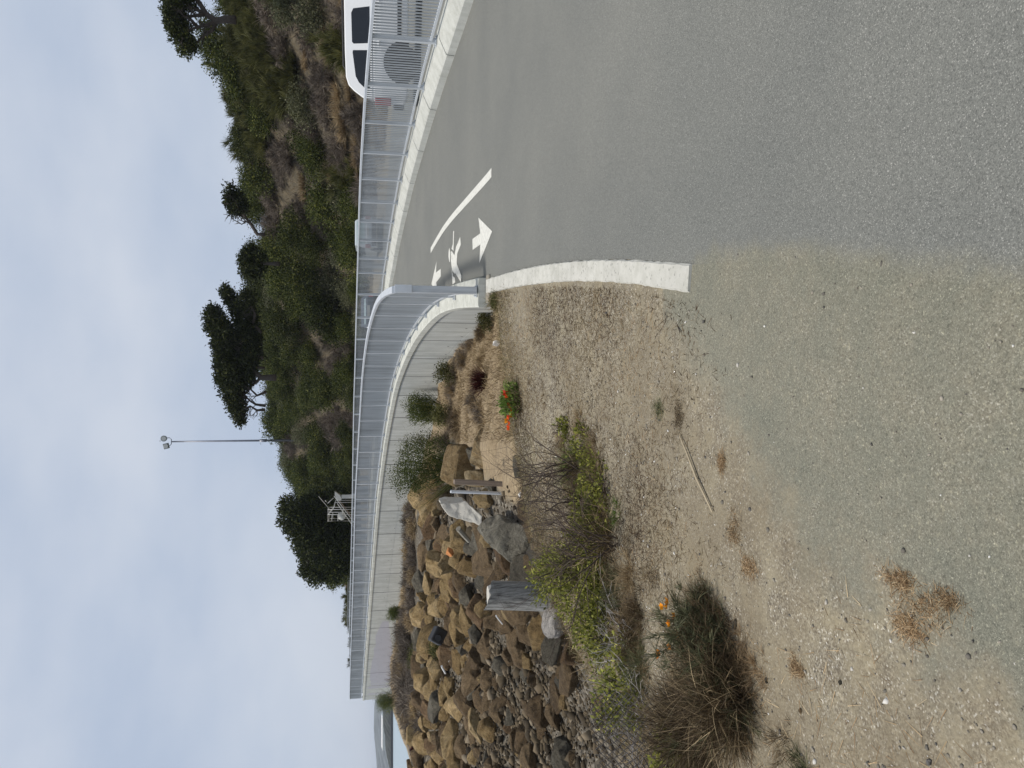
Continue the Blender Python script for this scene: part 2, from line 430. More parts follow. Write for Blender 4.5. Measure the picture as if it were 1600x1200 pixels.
M['rock_tan'] = make_rock('ochre_rock', [(0.3, (0.169, 0.111, 0.052)), (0.48, (0.351, 0.247, 0.117)), (0.62, (0.520, 0.390, 0.215)), (0.78, (0.650, 0.546, 0.364))])
M['rock_brown'] = make_rock('brown_rock', [(0.3, (0.090, 0.063, 0.038)), (0.5, (0.203, 0.144, 0.083)), (0.7, (0.330, 0.243, 0.147)), (0.85, (0.420, 0.345, 0.240))])
M['rock_grey'] = make_rock('grey_rock', [(0.3, (0.075, 0.068, 0.054)), (0.5, (0.16, 0.146, 0.115)), (0.7, (0.25, 0.232, 0.187)), (0.85, (0.34, 0.32, 0.27))])
M['rock_rust'] = make_rock('rust_rock', [(0.3, (0.12, 0.075, 0.042)), (0.5, (0.235, 0.155, 0.088)), (0.7, (0.36, 0.255, 0.15)), (0.85, (0.45, 0.36, 0.25))])
M['rock_white'] = make_rock('white_rock', [(0.3, (0.42, 0.39, 0.37)), (0.5, (0.6, 0.57, 0.55)), (0.8, (0.72, 0.70, 0.68))])
M['slab'] = make_concrete('broken_concrete', (0.27, 0.25, 0.21), 0.6, 1.0)
M['slab2'] = make_concrete('pale_broken_concrete', (0.52, 0.50, 0.45), 0.25, 0.9)
M['stones'] = foliage('beach_stone', [(0, (0.0225, 0.0173, 0.0116)), (0.4, (0.0675, 0.0518, 0.0315)), (0.8, (0.1260, 0.0968, 0.0613)), (1, (0.2250, 0.1858, 0.1325))], 0, 0.9, 0)
M['pebble'] = foliage('pebble_stone', [(0, (0.09, 0.085, 0.08)), (0.5, (0.2, 0.18, 0.145)), (0.85, (0.34, 0.31, 0.26)), (1, (0.72, 0.71, 0.68))], 0, 0.85, 0)
M['leaf_dark'] = foliage('dark_leaf', [(0, (0.012, 0.018, 0.004)), (0.4, (0.038, 0.052, 0.010)), (0.75, (0.09, 0.106, 0.018)), (1, (0.18, 0.18, 0.036))])
M['leaf_olive'] = foliage('olive_leaf', [(0, (0.03, 0.033, 0.010)), (0.45, (0.075, 0.078, 0.024)), (0.8, (0.14, 0.138, 0.045)), (1, (0.22, 0.20, 0.08))])
M['leaf_tree'] = foliage('tree_leaf', [(0, (0.008, 0.013, 0.004)), (0.5, (0.026, 0.036, 0.009)), (0.85, (0.065, 0.078, 0.018)), (1, (0.12, 0.125, 0.032))])
M['dead'] = foliage('dead_brush_stem', [(0, (0.07, 0.055, 0.043)), (0.5, (0.16, 0.13, 0.105)), (0.85, (0.24, 0.205, 0.165)), (1, (0.32, 0.28, 0.23))], 0.1)
M['tan'] = foliage('dry_grass_blade', [(0, (0.13, 0.09, 0.05)), (0.5, (0.27, 0.2, 0.115)), (0.85, (0.40, 0.315, 0.19)), (1, (0.52, 0.43, 0.28))], 0.2)
M['straw'] = foliage('golden_straw_blade', [(0, (0.17, 0.105, 0.055)), (0.5, (0.33, 0.225, 0.125)), (0.85, (0.46, 0.345, 0.205)), (1, (0.58, 0.47, 0.31))], 0.2)
M['brown'] = foliage('brown_grass_blade', [(0, (0.03, 0.021, 0.012)), (0.5, (0.095, 0.066, 0.038)), (0.8, (0.2, 0.15, 0.085)), (1, (0.42, 0.33, 0.2))], 0.12)
M['greyg'] = foliage('grey_green_leaf', [(0, (0.05, 0.052, 0.028)), (0.5, (0.115, 0.122, 0.062)), (0.85, (0.19, 0.195, 0.105)), (1, (0.32, 0.29, 0.18))])
M['lime'] = foliage('yellow_green_leaf', [(0, (0.06, 0.065, 0.015)), (0.4, (0.17, 0.185, 0.04)), (0.75, (0.33, 0.34, 0.065)), (1, (0.52, 0.50, 0.13))], 0.3)
M['green'] = foliage('fresh_green_blade', [(0, (0.06, 0.10, 0.02)), (0.5, (0.13, 0.21, 0.04)), (0.85, (0.21, 0.30, 0.06)), (1, (0.30, 0.36, 0.11))], 0.3)
M['broom'] = foliage('broom_green', [(0, (0.028, 0.042, 0.010)), (0.5, (0.075, 0.10, 0.022)), (0.85, (0.15, 0.175, 0.045)), (1, (0.28, 0.27, 0.09))])
M['darkred'] = foliage('dark_red_stem', [(0, (0.02, 0.005, 0.005)), (0.6, (0.06, 0.012, 0.012)), (1, (0.12, 0.03, 0.025))], 0.1)
M['poppy'] = foliage('orange_petal', [(0, (0.72, 0.22, 0.012)), (1, (0.88, 0.40, 0.02))], 0.3)
M['redflower'] = foliage('red_orange_petal', [(0, (0.62, 0.05, 0.02)), (1, (0.85, 0.16, 0.03))], 0.3)

# ------------------------------------------------------------------ layout curves (x, y, z of the fence foot)
LP = [(1.31, 10.37, -1.26), (1.5, 12.4, -1.13), (1.6, 14.5, -.98), (1.54, 16.7, -.84), (1.35, 19.3, -.68), (1.08, 21.6, -.55),
      (.75, 23.8, -.43), (0, 27.6, -.23), (-1.08, 31, -.05), (-2.35, 34.1, .13), (-3.82, 37, .31), (-5.42, 39.7, .49), (-7.1, 42.3, .65),
      (-13.5, 51, 1.15), (-20.3, 59, 1.66), (-27.6, 67.5, 2.2), (-29.6, 71.5, 2.35), (-29.4, 76.5, 2.6), (-27, 83, 3)]
LC = Curve(LP)
def offs(i, d):
    t = LC.s[np.argmin(np.hypot(LC.q[:, 0] - LP[i][0], LC.q[:, 1] - LP[i][1]))]
    p, n = LC.row(t); return (p[0] - n[0] * d, p[1] - n[1] * d, p[2] + 0.22)
RP = [(6.1, 3.0, -1.33), (6.15, 7.5, -1.2), (6.17, 11.85, -.96), (6.14, 14.3, -.80), (6.08, 16.3, -.68), (6.0, 18.3, -.57), (5.9, 20.5, -.45), (5.72, 22.5, -.35),
      (5.5, 25.2, -.22), (5.2, 27.5, -.11), (4.8, 29.8, 0), (4.3, 32.4, .13)] + [offs(i, 5.25) for i in (10, 11, 12, 13, 14, 15)]
RP += [(-22.8, 73, 2.7), (-22.5, 78, 2.9), (-20.5, 84, 3.2)]
RC = Curve(RP)
KERB = [(0.66, 3.86), (0.776, 4.44), (0.885, 5.03), (1.04, 6.05), (1.174, 7.14), (1.30, 8.34), (1.405, 9.56), (1.46, 10.2)]   # near white kerb, road edge
LGt = ([-20, 0, 4, 10.4, 12.5, 14.5, 16.7, 19.3, 21.6, 23.8, 27.6, 31, 34], [-1.66, -1.655, -1.65, -1.38, -1.25, -1.10, -.96, -.80, -.67, -.55, -.35, -.17, 0])
RGt = ([-20, 0, 3, 7.5, 11.85, 14.3, 16.3, 18.3, 20.5, 22.5, 25.2, 27.5, 29.8, 32.4], [-1.66, -1.655, -1.60, -1.46, -1.23, -1.07, -.95, -.84, -.72, -.62, -.49, -.38, -.27, -.14])
LCX = Curve(LP[:-1] + [(-30, 80, 3), (-38, 84, 3), (-60, 90, 3)]); RCX = Curve(RP + [(-24, 88.5, 3.4), (-36, 91, 3.4), (-62, 98, 3.4)])
def left_x(y):
    if np.isscalar(y): y = np.array([y], float)
    lk = np.interp(y, [-12, 0, 1.69, 3.0, 3.8] + [k[1] for k in KERB] + [10.45], [-.3, .1, .24, .54, .65] + [k[0] for k in KERB] + [1.47])
    i = np.argsort(LC.q[:200, 1]); ll = np.interp(y, LC.q[:200, 1][i], LC.q[:200, 0][i])
    return np.where(y < 10.4, lk, ll)
_i = RC.q[:, 1] < 33
def right_x(y): return np.interp(y, np.concatenate([[-12], RC.q[_i, 1]]), np.concatenate([[6.05], RC.q[_i, 0]]))
def path_z(x, y):
    a = left_x(y); b = right_x(y); t = np.clip((x - a) / (b - a), 0, 1)
    return np.interp(y, *LGt) * (1 - t) + np.interp(y, *RGt) * t

# ------------------------------------------------------------------ terrain height
EDGE = [(40, -12), (40, 10.4), (1.35, 10.75), (1.0, 9.55), (0.2, 9.42), (-.49, 9.33), (-1.35, 8.6), (-2.0, 7.7), (-2.25, 6.7), (-2.42, 5.4), (-2.66, 4.7), (-3.0, 3.2), (-3.4, 0), (-4.2, -12)]
def in_poly(X, Y, P):
    ins = np.zeros(X.shape, bool); n = len(P)
    for i in range(n):
        (x1, y1), (x2, y2) = P[i], P[(i + 1) % n]
        c = ((y1 > Y) != (y2 > Y)) & (X < (x2 - x1) * (Y - y1) / ((y2 - y1) if y2 != y1 else 1e-9) + x1)
        ins ^= c
    return ins
def poly_dist(X, Y, P, closed=True):
    best = np.full(X.shape, 1e9); n = len(P)
    for i in range(n if closed else n - 1):
        a = np.array(P[i]); b = np.array(P[(i + 1) % n]); d = b - a
        t = np.clip(((X - a[0]) * d[0] + (Y - a[1]) * d[1]) / (d @ d), 0, 1)
        best = np.minimum(best, np.hypot(X - a[0] - t * d[0], Y - a[1] - t * d[1]))
    return best
CT = [at(*q) for q in [(500, 762, 16.2), (520, 737, 18.8), (540, 717, 21.1), (560, 702, 23.3), (600, 687, 27.2), (640, 678, 30.7), (680, 671, 33.8), (720, 661, 36.6),
      (760, 650, 39.2), (800, 640, 41.7), (900, 631, 50), (1000, 623, 58), (1075, 610, 66.5),
      (1115, 614, 58), (1140, 622, 50), (1160, 632, 44), (1180, 643, 40), (1200, 655, 36),
      (1200, 700, 27), (1200, 760, 21.5), (1200, 850, 16), (1200, 930, 12.5), (1100, 680, 32), (1100, 760, 22), (1100, 850, 16.3), (1100, 930, 12.5),
      (1000, 660, 38), (1000, 730, 26), (1000, 800, 19), (1000, 865, 14), (480, 806, 11.2), (600, 785, 12.8), (500, 782, 13.2), (600, 742, 17), (660, 745, 15.5),
      (720, 745, 14.5), (760, 765, 13), (800, 790, 12), (850, 800, 11.3), (900, 780, 14.5), (900, 700, 27), (800, 700, 24), (800, 745, 17), (850, 660, 36),
      (900, 850, 9.8), (960, 860, 10.3), (1050, 640, 46), (1100, 640, 45), (640, 700, 26), (680, 700, 27), (720, 690, 29)]]
CT += [(-4.6, 4, -3.3), (-4.3, 6, -3.1), (-4.2, 7.8, -2.9), (-5.5, -4, -3.6), (-8, 2, -3.8), (-14, 6, -4.3), (-14, 13, -4.2), (-20, 18, -4.6), (-22, 28, -4.4), (-26, 38, -4.6),
       (-30, 48, -4.8), (-36, 60, -5), (-40, 75, -5.2), (-40, 100, -5.5), (-60, 60, -7), (-60, 20, -7), (-60, -10, -7), (-60, 110, -7), (-20, -10, -5), (8, 14, -1.9), (8, 22, -1.8), (6, 36, -1.4),
       (0, 50, -.6), (-12, 65, 0), (-20, 85, .5)]
CT = np.array(CT)
_K = np.hypot(CT[:, None, 0] - CT[None, :, 0], CT[:, None, 1] - CT[None, :, 1])
_A = np.block([[_K, np.ones((len(CT), 1))], [np.ones((1, len(CT))), np.zeros((1, 1))]])
_w = np.linalg.solve(_A + np.diag([0.02] * len(CT) + [0]), np.concatenate([CT[:, 2], [0]]))
def low_z(X, Y):
    o = np.full(X.shape, _w[-1])
    for i in range(len(CT)): o = o + _w[i] * np.hypot(X - CT[i, 0], Y - CT[i, 1])
    return np.maximum(o, -8)
FOOT = [(60, -12), (34, 10), (25, 22), (19.5, 33), (14.8, 46), (9.5, 57), (3, 66), (-4, 76), (-12, 86), (-21, 93), (-32, 98), (-46, 104), (-64, 112)]
FC = Curve([(a, b, 0) for a, b in FOOT], 0.5)
ELA = ([-.5, -.45, -.35, -.27, -.22, -.17, -.13, -.09, 0, .13, .22, .3, .4, .52, .7], [.028, .031, .038, .05, .075, .10, .105, .135, .15, .157, .166, .192, .212, .186, .175])
_fa = np.array([q[0] / max(q[1], 1) for q in FC.q[::3]]); _fy = FC.q[::3, 1]; _o = np.argsort(_fa)
def terrain(X, Y, mask=False):
    X = np.asarray(X, float); Y = np.asarray(Y, float)
    low = low_z(X, Y) + vnoise(X, Y, 0.9, 3) * 0.13 + vnoise(X, Y, 2.7, 4) * 0.06
    dL, aL = LCX.sd(X, Y); dR, aR = RCX.sd(X, Y)
    ins = in_poly(X, Y, EDGE); de = poly_dist(X, Y, EDGE)
    tx = sstep(-1.2, 1.2, X)
    pz = np.where(X > left_x(Y), path_z(X, Y), np.interp(Y, *LGt) * tx + (-1.65 + 0.012 * np.clip(Y - 4, 0, 6)) * (1 - tx)) - 0.008
    pz = pz + vnoise(X, Y, 1.3, 5) * 0.018 * sstep(0.25, 0.9, left_x(Y) - X)
    k = np.where(ins, 1.0, sstep(0.55, 0.0, de))
    k = np.where((Y > 10.3) & (~ins) & (X > 1.2), np.where(dL > 0, k, 0), k)
    z = low * (1 - k) + pz * k
    # right of the far fence: road level, then the hill
    rz = np.interp(aR, RCX.s, RCX.q[:, 2]) - 0.27
    rz = np.maximum(rz, np.interp(Y, [33, 47, 60, 75], [-3, .62, 1.3, 2.0]) - 3 * sstep(1.2, 0.2, -dR))
    right = ((dR < -0.15) & (Y > 2) | ((Y <= 2) & (X > 6.3))) & (X > -0.392 * Y)
    z = np.where(right, rz - 0.02, z)
    hF, _ = FC.sd(X, Y, 2); hF = -hF
    a = X / np.maximum(Y, 1.0)
    ridge = np.interp(a, *ELA) * (np.interp(a, _fa[_o], _fy[_o]) + 17)
    hk = sstep(-1.5, 19, hF)
    hh = np.maximum(ridge, rz + 1.0) - rz
    z = np.where(right & (hF > -1.5), rz - 0.02 + hh * hk + (vnoise(X, Y, 0.22, 8) * 0.7 + vnoise(X, Y, 0.6, 9) * 0.3) * hk, z)
    if not mask: return z
    m = np.zeros(X.shape + (4,))
    # dusty asphalt apron in front of the kerb
    bx = np.interp(Y, [-12, 1.0, 1.69, 2.2, 2.8, 3.3, 3.7, 4.3], [-1.7, -1.05, -.84, -.72, -.55, -.2, .12, .4])
    m[..., 0] = np.where(ins & (Y < 4.3), sstep(bx - 0.8, bx + 0.7, X), 0)
    rk_ = np.maximum(sstep(-2.35, -2.9, z), sstep(-1.3, -2.2, X) * sstep(1.0, 3.0, dL) * sstep(46, 40, Y))
    m[..., 1] = (1 - k) * rk_ * (dL > 0)
    m[..., 2] = (1 - k) * (1 - rk_) * (~right)
    m[..., 3] = np.where(right & (hF > -3), sstep(-3, 0, hF), 0)
    return z, m

def spaced(a, b, fine, c0, c1, grow=1.06):
    xs = list(np.arange(c0, c1, fine)); s = fine; x = c1
    while x < b: xs.append(x); s *= grow; x += s
    xs.append(b); s = fine; x = c0 - fine; pre = []
    while x > a: pre.append(x); s *= grow; x -= s
    pre.append(a); return np.array(pre[::-1] + xs)
gx = spaced(-60, 75, 0.06, -4.6, 2.2, 1.035); gy = spaced(-12, 130, 0.06, 1.2, 11.2, 1.02)
GX, GY = np.meshgrid(gx, gy)
GZ, GM = terrain(GX, GY, True)
nx, ny = len(gx), len(gy)
idx = np.arange(nx * ny).reshape(ny, nx)
gf = np.stack([idx[:-1, :-1].ravel(), idx[:-1, 1:].ravel(), idx[1:, 1:].ravel(), idx[1:, :-1].ravel()], 1)
g = mesh_np('ground', np.stack([GX.ravel(), GY.ravel(), GZ.ravel()], 1), gf, M['ground'], smooth=True, col=GM.reshape(-1, 4))
g['kind'] = 'structure'
def tz(x, y): return float(terrain(np.array([x]), np.array([y]))[0])
def on_ground(y, v, lo=1.5, hi=130.0):
    """first point of the terrain along the sight line of a pixel"""
    Ys = np.linspace(lo, hi, 1400) if hi > 60 else np.linspace(lo, hi, 500)
    a = (600 - y) / F_PX; b = (v - 800) / F_PX; k = Ys / (cp - b * sp)
    X = a * k; Z = (-sp - b * cp) * k
    below = terrain(X, Ys) > Z
    i = int(np.argmax(below)) if below.any() else len(Ys) - 1
    return float(X[i]), float(Ys[i]), float(terrain(X[i:i + 1], Ys[i:i + 1])[0])

# water
ow = mesh_np('water', [(-6000, -600, -4.45), (6000, -600, -4.45), (6000, 9000, -4.45), (-6000, 9000, -4.45)], [(0, 1, 2, 3)])
m, nt, b = mat('bay_water')
b.inputs['Base Color'].default_value = (0.30, 0.38, 0.42, 1); b.inputs['Roughness'].default_value = 0.25
bump(nt, b, noise(nt, coords(nt, 'Object', (1, 0.4, 1)), 1.5, 4, 0.6), 0.25, 0.1)
ow.data.materials.append(m); ow['kind'] = 'structure'

# ------------------------------------------------------------------ path ribbon and markings
rowsL, rowsR = [], []
for y in np.concatenate([np.arange(-11, 1.2, 0.5), np.arange(1.2, 10.4, 0.08)]):
    rowsL.append((float(left_x(y)[0]), y, float(np.interp(y, *LGt)))); rowsR.append((float(right_x(y)) - 0.3, y, float(np.interp(y, *RGt))))
for y in np.arange(10.42, 30, 0.3):
    rowsL.append((float(left_x(y)[0]) + 0.02, y, float(np.interp(y, *LGt)))); rowsR.append((float(right_x(y)) - 0.3, y, float(np.interp(y, *RGt))))
tL0 = float(np.interp(30, LC.q[:250, 1], LC.s[:250])); tR0 = float(np.interp(30, RC.q[_i, 1], RC.s[_i]))
for k in np.linspace(0, 1, 120):
    p, n = LC.row(tL0 + (LC.len - tL0) * k); q, n2 = RC.row(tR0 + (RC.len - tR0) * k)
    rowsL.append((p[0], p[1], p[2] - 0.12)); rowsR.append((q[0] + n2[0] * .3, q[1] + n2[1] * .3, q[2] - 0.27))
cols = 90
A, B = np.array(rowsL), np.array(rowsR)
t = (np.linspace(0, 1, cols) ** 1.7)[None, :, None]
PV = A[:, None, :] * (1 - t) + B[:, None, :] * t
PV[:, :, 2] -= 0.0072 * sstep(0.14, 0.0, PV[:, :, 0] - A[:, None, 0]) * (PV[:, :, 1] < 4.0)
mk = np.zeros(PV.shape[:2] + (4,))
dl = PV[:, :, 0] - A[:, None, 0]
mk[..., 0] = np.where(PV[:, :, 1] < 4.2, sstep(0.24, -0.14, dl) * sstep(4.2, 3.5, PV[:, :, 1]) * 1.1, 0)
ii = np.arange(PV.shape[0] * cols).reshape(-1, cols)
pf = np.stack([ii[:-1, :-1].ravel(), ii[:-1, 1:].ravel(), ii[1:, 1:].ravel(), ii[1:, :-1].ravel()], 1)
po = mesh_np('path', PV.reshape(-1, 3), pf, M['asphalt'], smooth=True, col=mk.reshape(-1, 4)); po['kind'] = 'structure'

def on_path(y, v):
    Y = 12.0
    for _ in range(60):
        a = (600 - y) / F_PX; b = (v - 800) / F_PX; dy = cp - b * sp
        z = float(path_z(np.array([a / dy * Y]), np.array([Y]))[0]); Y += 0.5 * (z / ((-sp - b * cp)) * dy - Y)
    x = a / dy * Y
    return (x, Y, float(path_z(np.array([x]), np.array([Y]))[0]))
def marking(polys, label, name='road_marking'):
    vs, fs = [], []
    import bmesh
    bm = bmesh.new()
    for P in polys:
        pts = []
        for i in range(len(P)):                                   # densify so the paint follows the ramp
            p, q = P[i], P[(i + 1) % len(P)]
            n = max(1, int(math.hypot(q[0] - p[0], q[1] - p[1]) / 12))
            pts += [(p[0] + (q[0] - p[0]) * k / n, p[1] + (q[1] - p[1]) * k / n) for k in range(n)]
        w3 = [on_path(b_, a_) for (a_, b_) in pts]
        f = bm.faces.new([bm.verts.new((p[0], p[1], p[2] + 0.005)) for p in w3])
    bm.normal_update()
    for f in bm.faces:
        if f.normal.z < 0: f.normal_flip()
    bmesh.ops.triangulate(bm, faces=bm.faces)
    me = bpy.data.meshes.new(name); bm.to_mesh(me); bm.free(); me.materials.append(M['paint'])
    o = bpy.data.objects.new(name, me); COL.objects.link(o)
    return tag(o, label, 'road marking')
dc = Curve([on_path(y, v) for y, v in [(269.5, 768.5), (297, 745), (322, 722), (343, 703), (366, 687.5), (391.5, 673.3)]], 0.2)
dv = []; dr = dc.rows(0, dc.len, 0.3)
for p, n in dr:
    for o_ in (0.062, -0.062): dv.append((p[0] + n[0] * o_, p[1] + n[1] * o_, float(path_z(np.array([p[0]]), np.array([p[1]]))[0]) + 0.006))
tag(mesh_np('lane_line', dv, [(2 * k, 2 * k + 1, 2 * k + 3, 2 * k + 2) for k in range(len(dr) - 1)], M['paint']),
    'long white painted dash running along the middle of the asphalt path', 'road marking')
marking([[(748, 340), (769.5, 361.5), (749.5, 411), (751, 382), (739, 390.5), (738.7, 373.5), (751, 364.5)]],
        'larger white painted arrow pointing towards the viewer beside the white kerb', 'arrow_marking')
marking([[(682.5, 408.5), (681.5, 426), (689, 420), (689, 432), (682, 441), (683, 449), (677.5, 449), (674.5, 443.5)]],
        'smaller white painted arrow pointing away beyond the walking figure marking', 'arrow_marking')
marking([[(702.5, 387), (704, 394), (703.5, 409), (702.5, 409.5), (701, 400), (701.5, 392)],
         [(708.5, 361), (710, 361), (709, 392), (706, 388.5), (708, 381)],
         [(705, 393), (706.5, 392.5), (710.5, 399), (713, 386), (719.5, 370), (720.5, 382), (715, 396), (714, 412), (721.5, 431), (720.5, 441), (712, 427), (710.5, 427.5), (707, 423), (705, 408)],
         [(706, 420), (708.5, 432), (711, 434), (712, 441), (707.5, 444.5)]],
        'white painted walking pedestrian figure between the two arrows on the path', 'pedestrian_marking')

# near white kerb
kc = Curve([(x, y, float(np.interp(y, *LGt))) for x, y in KERB], 0.1)
kb = thing('concrete_kerb', 'short curved white concrete kerb between the asphalt path and dry gravel', 'kerb', kc.at(0))
mb = MB()
rows_k = rel2(kb, kc.rows(0, kc.len, 0.06)); kp = [(0.0, -0.2, 0), (0.0, -0.012, 1), (0.012, 0, 1), (0.185, 0, 1), (0.197, -0.012, 1), (0.205, -0.2, 0)]
for i, (p, n) in enumerate(rows_k):
    f_ = i / (len(rows_k) - 1); hh_ = 0.010 + 0.03 * float(sstep(0.0, 0.9, f_)); wv = 1.0 - 0.22 * (1 - f_)
    for (o_, dz, up) in kp:
        jw = R_.uniform(-.004, .004); mb.v.append((p[0] + n[0] * (o_ * wv + jw), p[1] + n[1] * (o_ * wv + jw), p[2] + dz + (hh_ + R_.uniform(-.002, .002) if up else 0)))
for i in range(len(rows_k) - 1):
    for k in range(6): mb.f.append((i * 6 + k, i * 6 + (k + 1) % 6, (i + 1) * 6 + (k + 1) % 6, (i + 1) * 6 + k))
mb.f.append((5, 4, 3, 2, 1, 0)); e_ = (len(rows_k) - 1) * 6; mb.f.append(tuple(e_ + k for k in range(6)))
mb.build('kerb_stone', M['kerb'], kb)

# ------------------------------------------------------------------ left retaining wall with coping
rel = lambda o, rows: [((p[0] - o.location.x, p[1] - o.location.y, p[2] - o.location.z), n) for p, n in rows]
wl = thing('concrete_wall', 'curving pale concrete retaining wall with vertical joints carrying the nearer fence', 'wall', LC.at(0))
JT = 3.05
n_p = int(LC.len // JT)
t0 = 0.0
for i in range(n_p):
    mb = MB(); a, b_ = t0 + i * JT, t0 + (i + 1) * JT - 0.028
    rs = rel(wl, LC.rows(a, b_, 0.4)); dz = -0.19
    mb.sweep([(-0.05, dz), (0.19, dz), (0.19, -1.2), (0.182, -1.2), (0.182, -1.222), (0.19, -1.222), (0.19, -4.6), (-0.05, -4.6)], rs)
    pn_ = mb.build('wall_panel', M['conc'], wl)
    for tt in (.3, .75):
        p, nr = LC.row(a + JT * tt); mb = MB(); q = (p[0] - wl.location.x + nr[0] * .185, p[1] - wl.location.y + nr[1] * .185, p[2] - wl.location.z - .95 - .25 * tt)
        mb.tube([q, (q[0] + nr[0] * .008, q[1] + nr[1] * .008, q[2])], .028, 10); mb.build('weep_hole', M['bolt'], pn_)
for i in range(1, n_p + 1):
    p, nr = LC.row(i * JT - 0.014); mb = MB(); mb.box((p[0] - wl.location.x + nr[0] * .17, p[1] - wl.location.y + nr[1] * .17, p[2] - wl.location.z - 2.3), (.058, .046, 4.2), math.atan2(nr[1], nr[0]) - PI / 2); mb.build('joint', M['bolt'], wl)
mb = MB(); mb.sweep([(-0.05, -0.3), (0.165, -0.3), (0.165, -4.5), (-0.05, -4.5)], rel(wl, LC.rows(0.02, LC.len - 0.05, 0.5))); mb.build('joint_backing', M['bolt'], wl)
CP = 2.03
for i in range(int(LC.len // CP)):
    mb = MB(); rs = rel(wl, LC.rows(i * CP, (i + 1) * CP - 0.018, 0.3))
    mb.sweep([(-0.19, -0.16), (-0.19, -0.012), (-0.178, 0.0), (0.20, 0.0), (0.225, -0.012), (0.225, -0.15), (0.19, -0.188), (-0.06, -0.188)], rs)
    mb.build('coping_block', M['coping'], wl)
for (u0, u1, z0, z1) in []: pass
# grey paint patches over old graffiti at the far end
tw = lambda yimg: float(LC.s[np.argmin(np.abs(proj(LC.q[:, 0], LC.q[:, 1], LC.q[:, 2])[0] - yimg))])
for (ya, yb, za, zb) in [(968, 988, -.55, -1.9), (994, 1016, -.5, -2.2), (1019, 1040, -.42, -2.2), (1043, 1064, -.5, -2.1)]:
    ta, tb = tw(ya), tw(yb); n = 12; mb = MB(); rs = rel(wl, LC.rows(ta, tb, (tb - ta) / n)); vs = []
    for k, (p, nr) in enumerate(rs):
        e = math.sin(PI * k / (len(rs) - 1)) ** 0.35
        zt = za * 1.0 - (1 - e) * 0.5 + 0.12 * math.sin(k * 2.3); zb2 = zb + (1 - e) * 0.4
        vs += [(p[0] + nr[0] * .193, p[1] + nr[1] * .193, p[2] + zt), (p[0] + nr[0] * .193, p[1] + nr[1] * .193, p[2] + zb2)]
    mb.add(vs, [(2 * k, 2 * k + 1, 2 * k + 3, 2 * k + 2) for k in range(len(rs) - 1)]); mb.build('painted_patch', M['patch'], wl)
# dirty block closing the wall's near end
eb = MB(); p, n = LC.row(0); eb.bbox((0.015, -0.16, -0.30), (0.40, 0.26, 0.40), 0.02, -0.1); eb.build('end_block', M['slab'], wl)

# right kerb under the far fence
rk = thing('concrete_kerb', 'long pale sloping concrete kerb in jointed segments under the fence by the parked cars', 'kerb', RC.at(0))
SG = 2.5
for i in range(int(RC.len // SG)):
    mb = MB(); rs = rel(rk, RC.rows(i * SG, (i + 1) * SG - 0.03, 0.35))
    mb.sweep([(-0.16, -0.6), (-0.16, 0.0), (0.10, 0.0), (0.36, -0.115), (0.385, -0.14), (0.395, -0.27), (0.395, -0.6)], rs)
    mb.build('kerb_segment', M['kerbr'], rk)

# ------------------------------------------------------------------ picket fences
def fence(name, label, cv, tstart, tend, spacing, H, pw, pitch=0.105):
    o = thing(name, label, 'fence', cv.at(tstart))
    L = o.location
    nb = int((tend - tstart) // spacing); sp_ = (tend - tstart) / nb
    mb = MB(); rs = rel(o, cv.rows(tstart - 0.04 if tstart > 0.05 else tstart, tend, 0.3))
    mb.sweep([(-0.05, H - 0.055), (-0.05, H - 0.008), (-0.042, H), (0.042, H), (0.05, H - 0.008), (0.05, H - 0.055)], rs)
    mb.build('top_rail', M['rail'], o)
    mb = MB(); mb.sweep([(-0.024, 0.085), (-0.024, 0.125), (0.024, 0.125), (0.024, 0.085)], rs); mb.build('bottom_rail', M['rail'], o)
    for i in range(nb + 1):
        p, n = cv.row(tstart + i * sp_); q = (p[0] - L.x, p[1] - L.y, p[2] - L.z); rz = math.atan2(n[1], n[0]) - PI / 2
        mb = MB(); mb.bbox((q[0], q[1], q[2] + (H - 0.058) / 2), (0.07, 0.09, H - 0.058), 0.006, rz)
        po_ = mb.build('post', M['galv'], o)
        b2 = MB(); b2.bbox((q[0], q[1], q[2] + 0.009), (0.15, 0.17, 0.018), 0.004, rz)
        for sx in (-1, 1):
            for sy in (-1, 1):
                dx, dy = sx * .055, sy * .062; c, s = math.cos(rz), math.sin(rz)
                b2.tube([(q[0] + c * dx - s * dy, q[1] + s * dx + c * dy, q[2] + 0.0185), (q[0] + c * dx - s * dy, q[1] + s * dx + c * dy, q[2] + 0.04)], 0.011, 6)
        b2.build('base_plate', M['galv'], po_)
        if i < nb:
            mb = MB(); a = tstart + i * sp_; k = int(sp_ / pitch)
            for j in range(1, k):
                p, n = cv.row(a + sp_ * j / k); rz = math.atan2(n[1], n[0]) - PI / 2
                mb.box((p[0] - L.x, p[1] - L.y, p[2] - L.z + (H + 0.125 - 0.055) / 2), (0.012, pw, H - 0.055 - 0.125), rz)
            mb.build('picket_panel', M['picket'], o)
    return o
fl = fence('metal_fence', 'nearer galvanised picket fence on the curving concrete wall, starting at a square end post', LC, 0.12, LC.len - 0.3, 2.0, 1.2, 0.034)
fr = fence('metal_fence', 'farther galvanised picket fence on the sloping kerb in front of the white parked car', RC, 0.3, RC.len - 0.3, 2.0, 1.2, 0.024)
# heavier end post with light cap plate on the near end
p, n = LC.row(0.04)
ep = MB(); ep.bbox((0.0, -0.10, 0.575), (0.10, 0.05, 1.13), 0.006); e1 = ep.build('end_post', M['galv'], fl)
ep = MB(); ep.bbox((0.0, -0.132, 1.04), (0.112, 0.012, 0.24), 0.004); ep.build('cap_plate', M['rail'], e1)

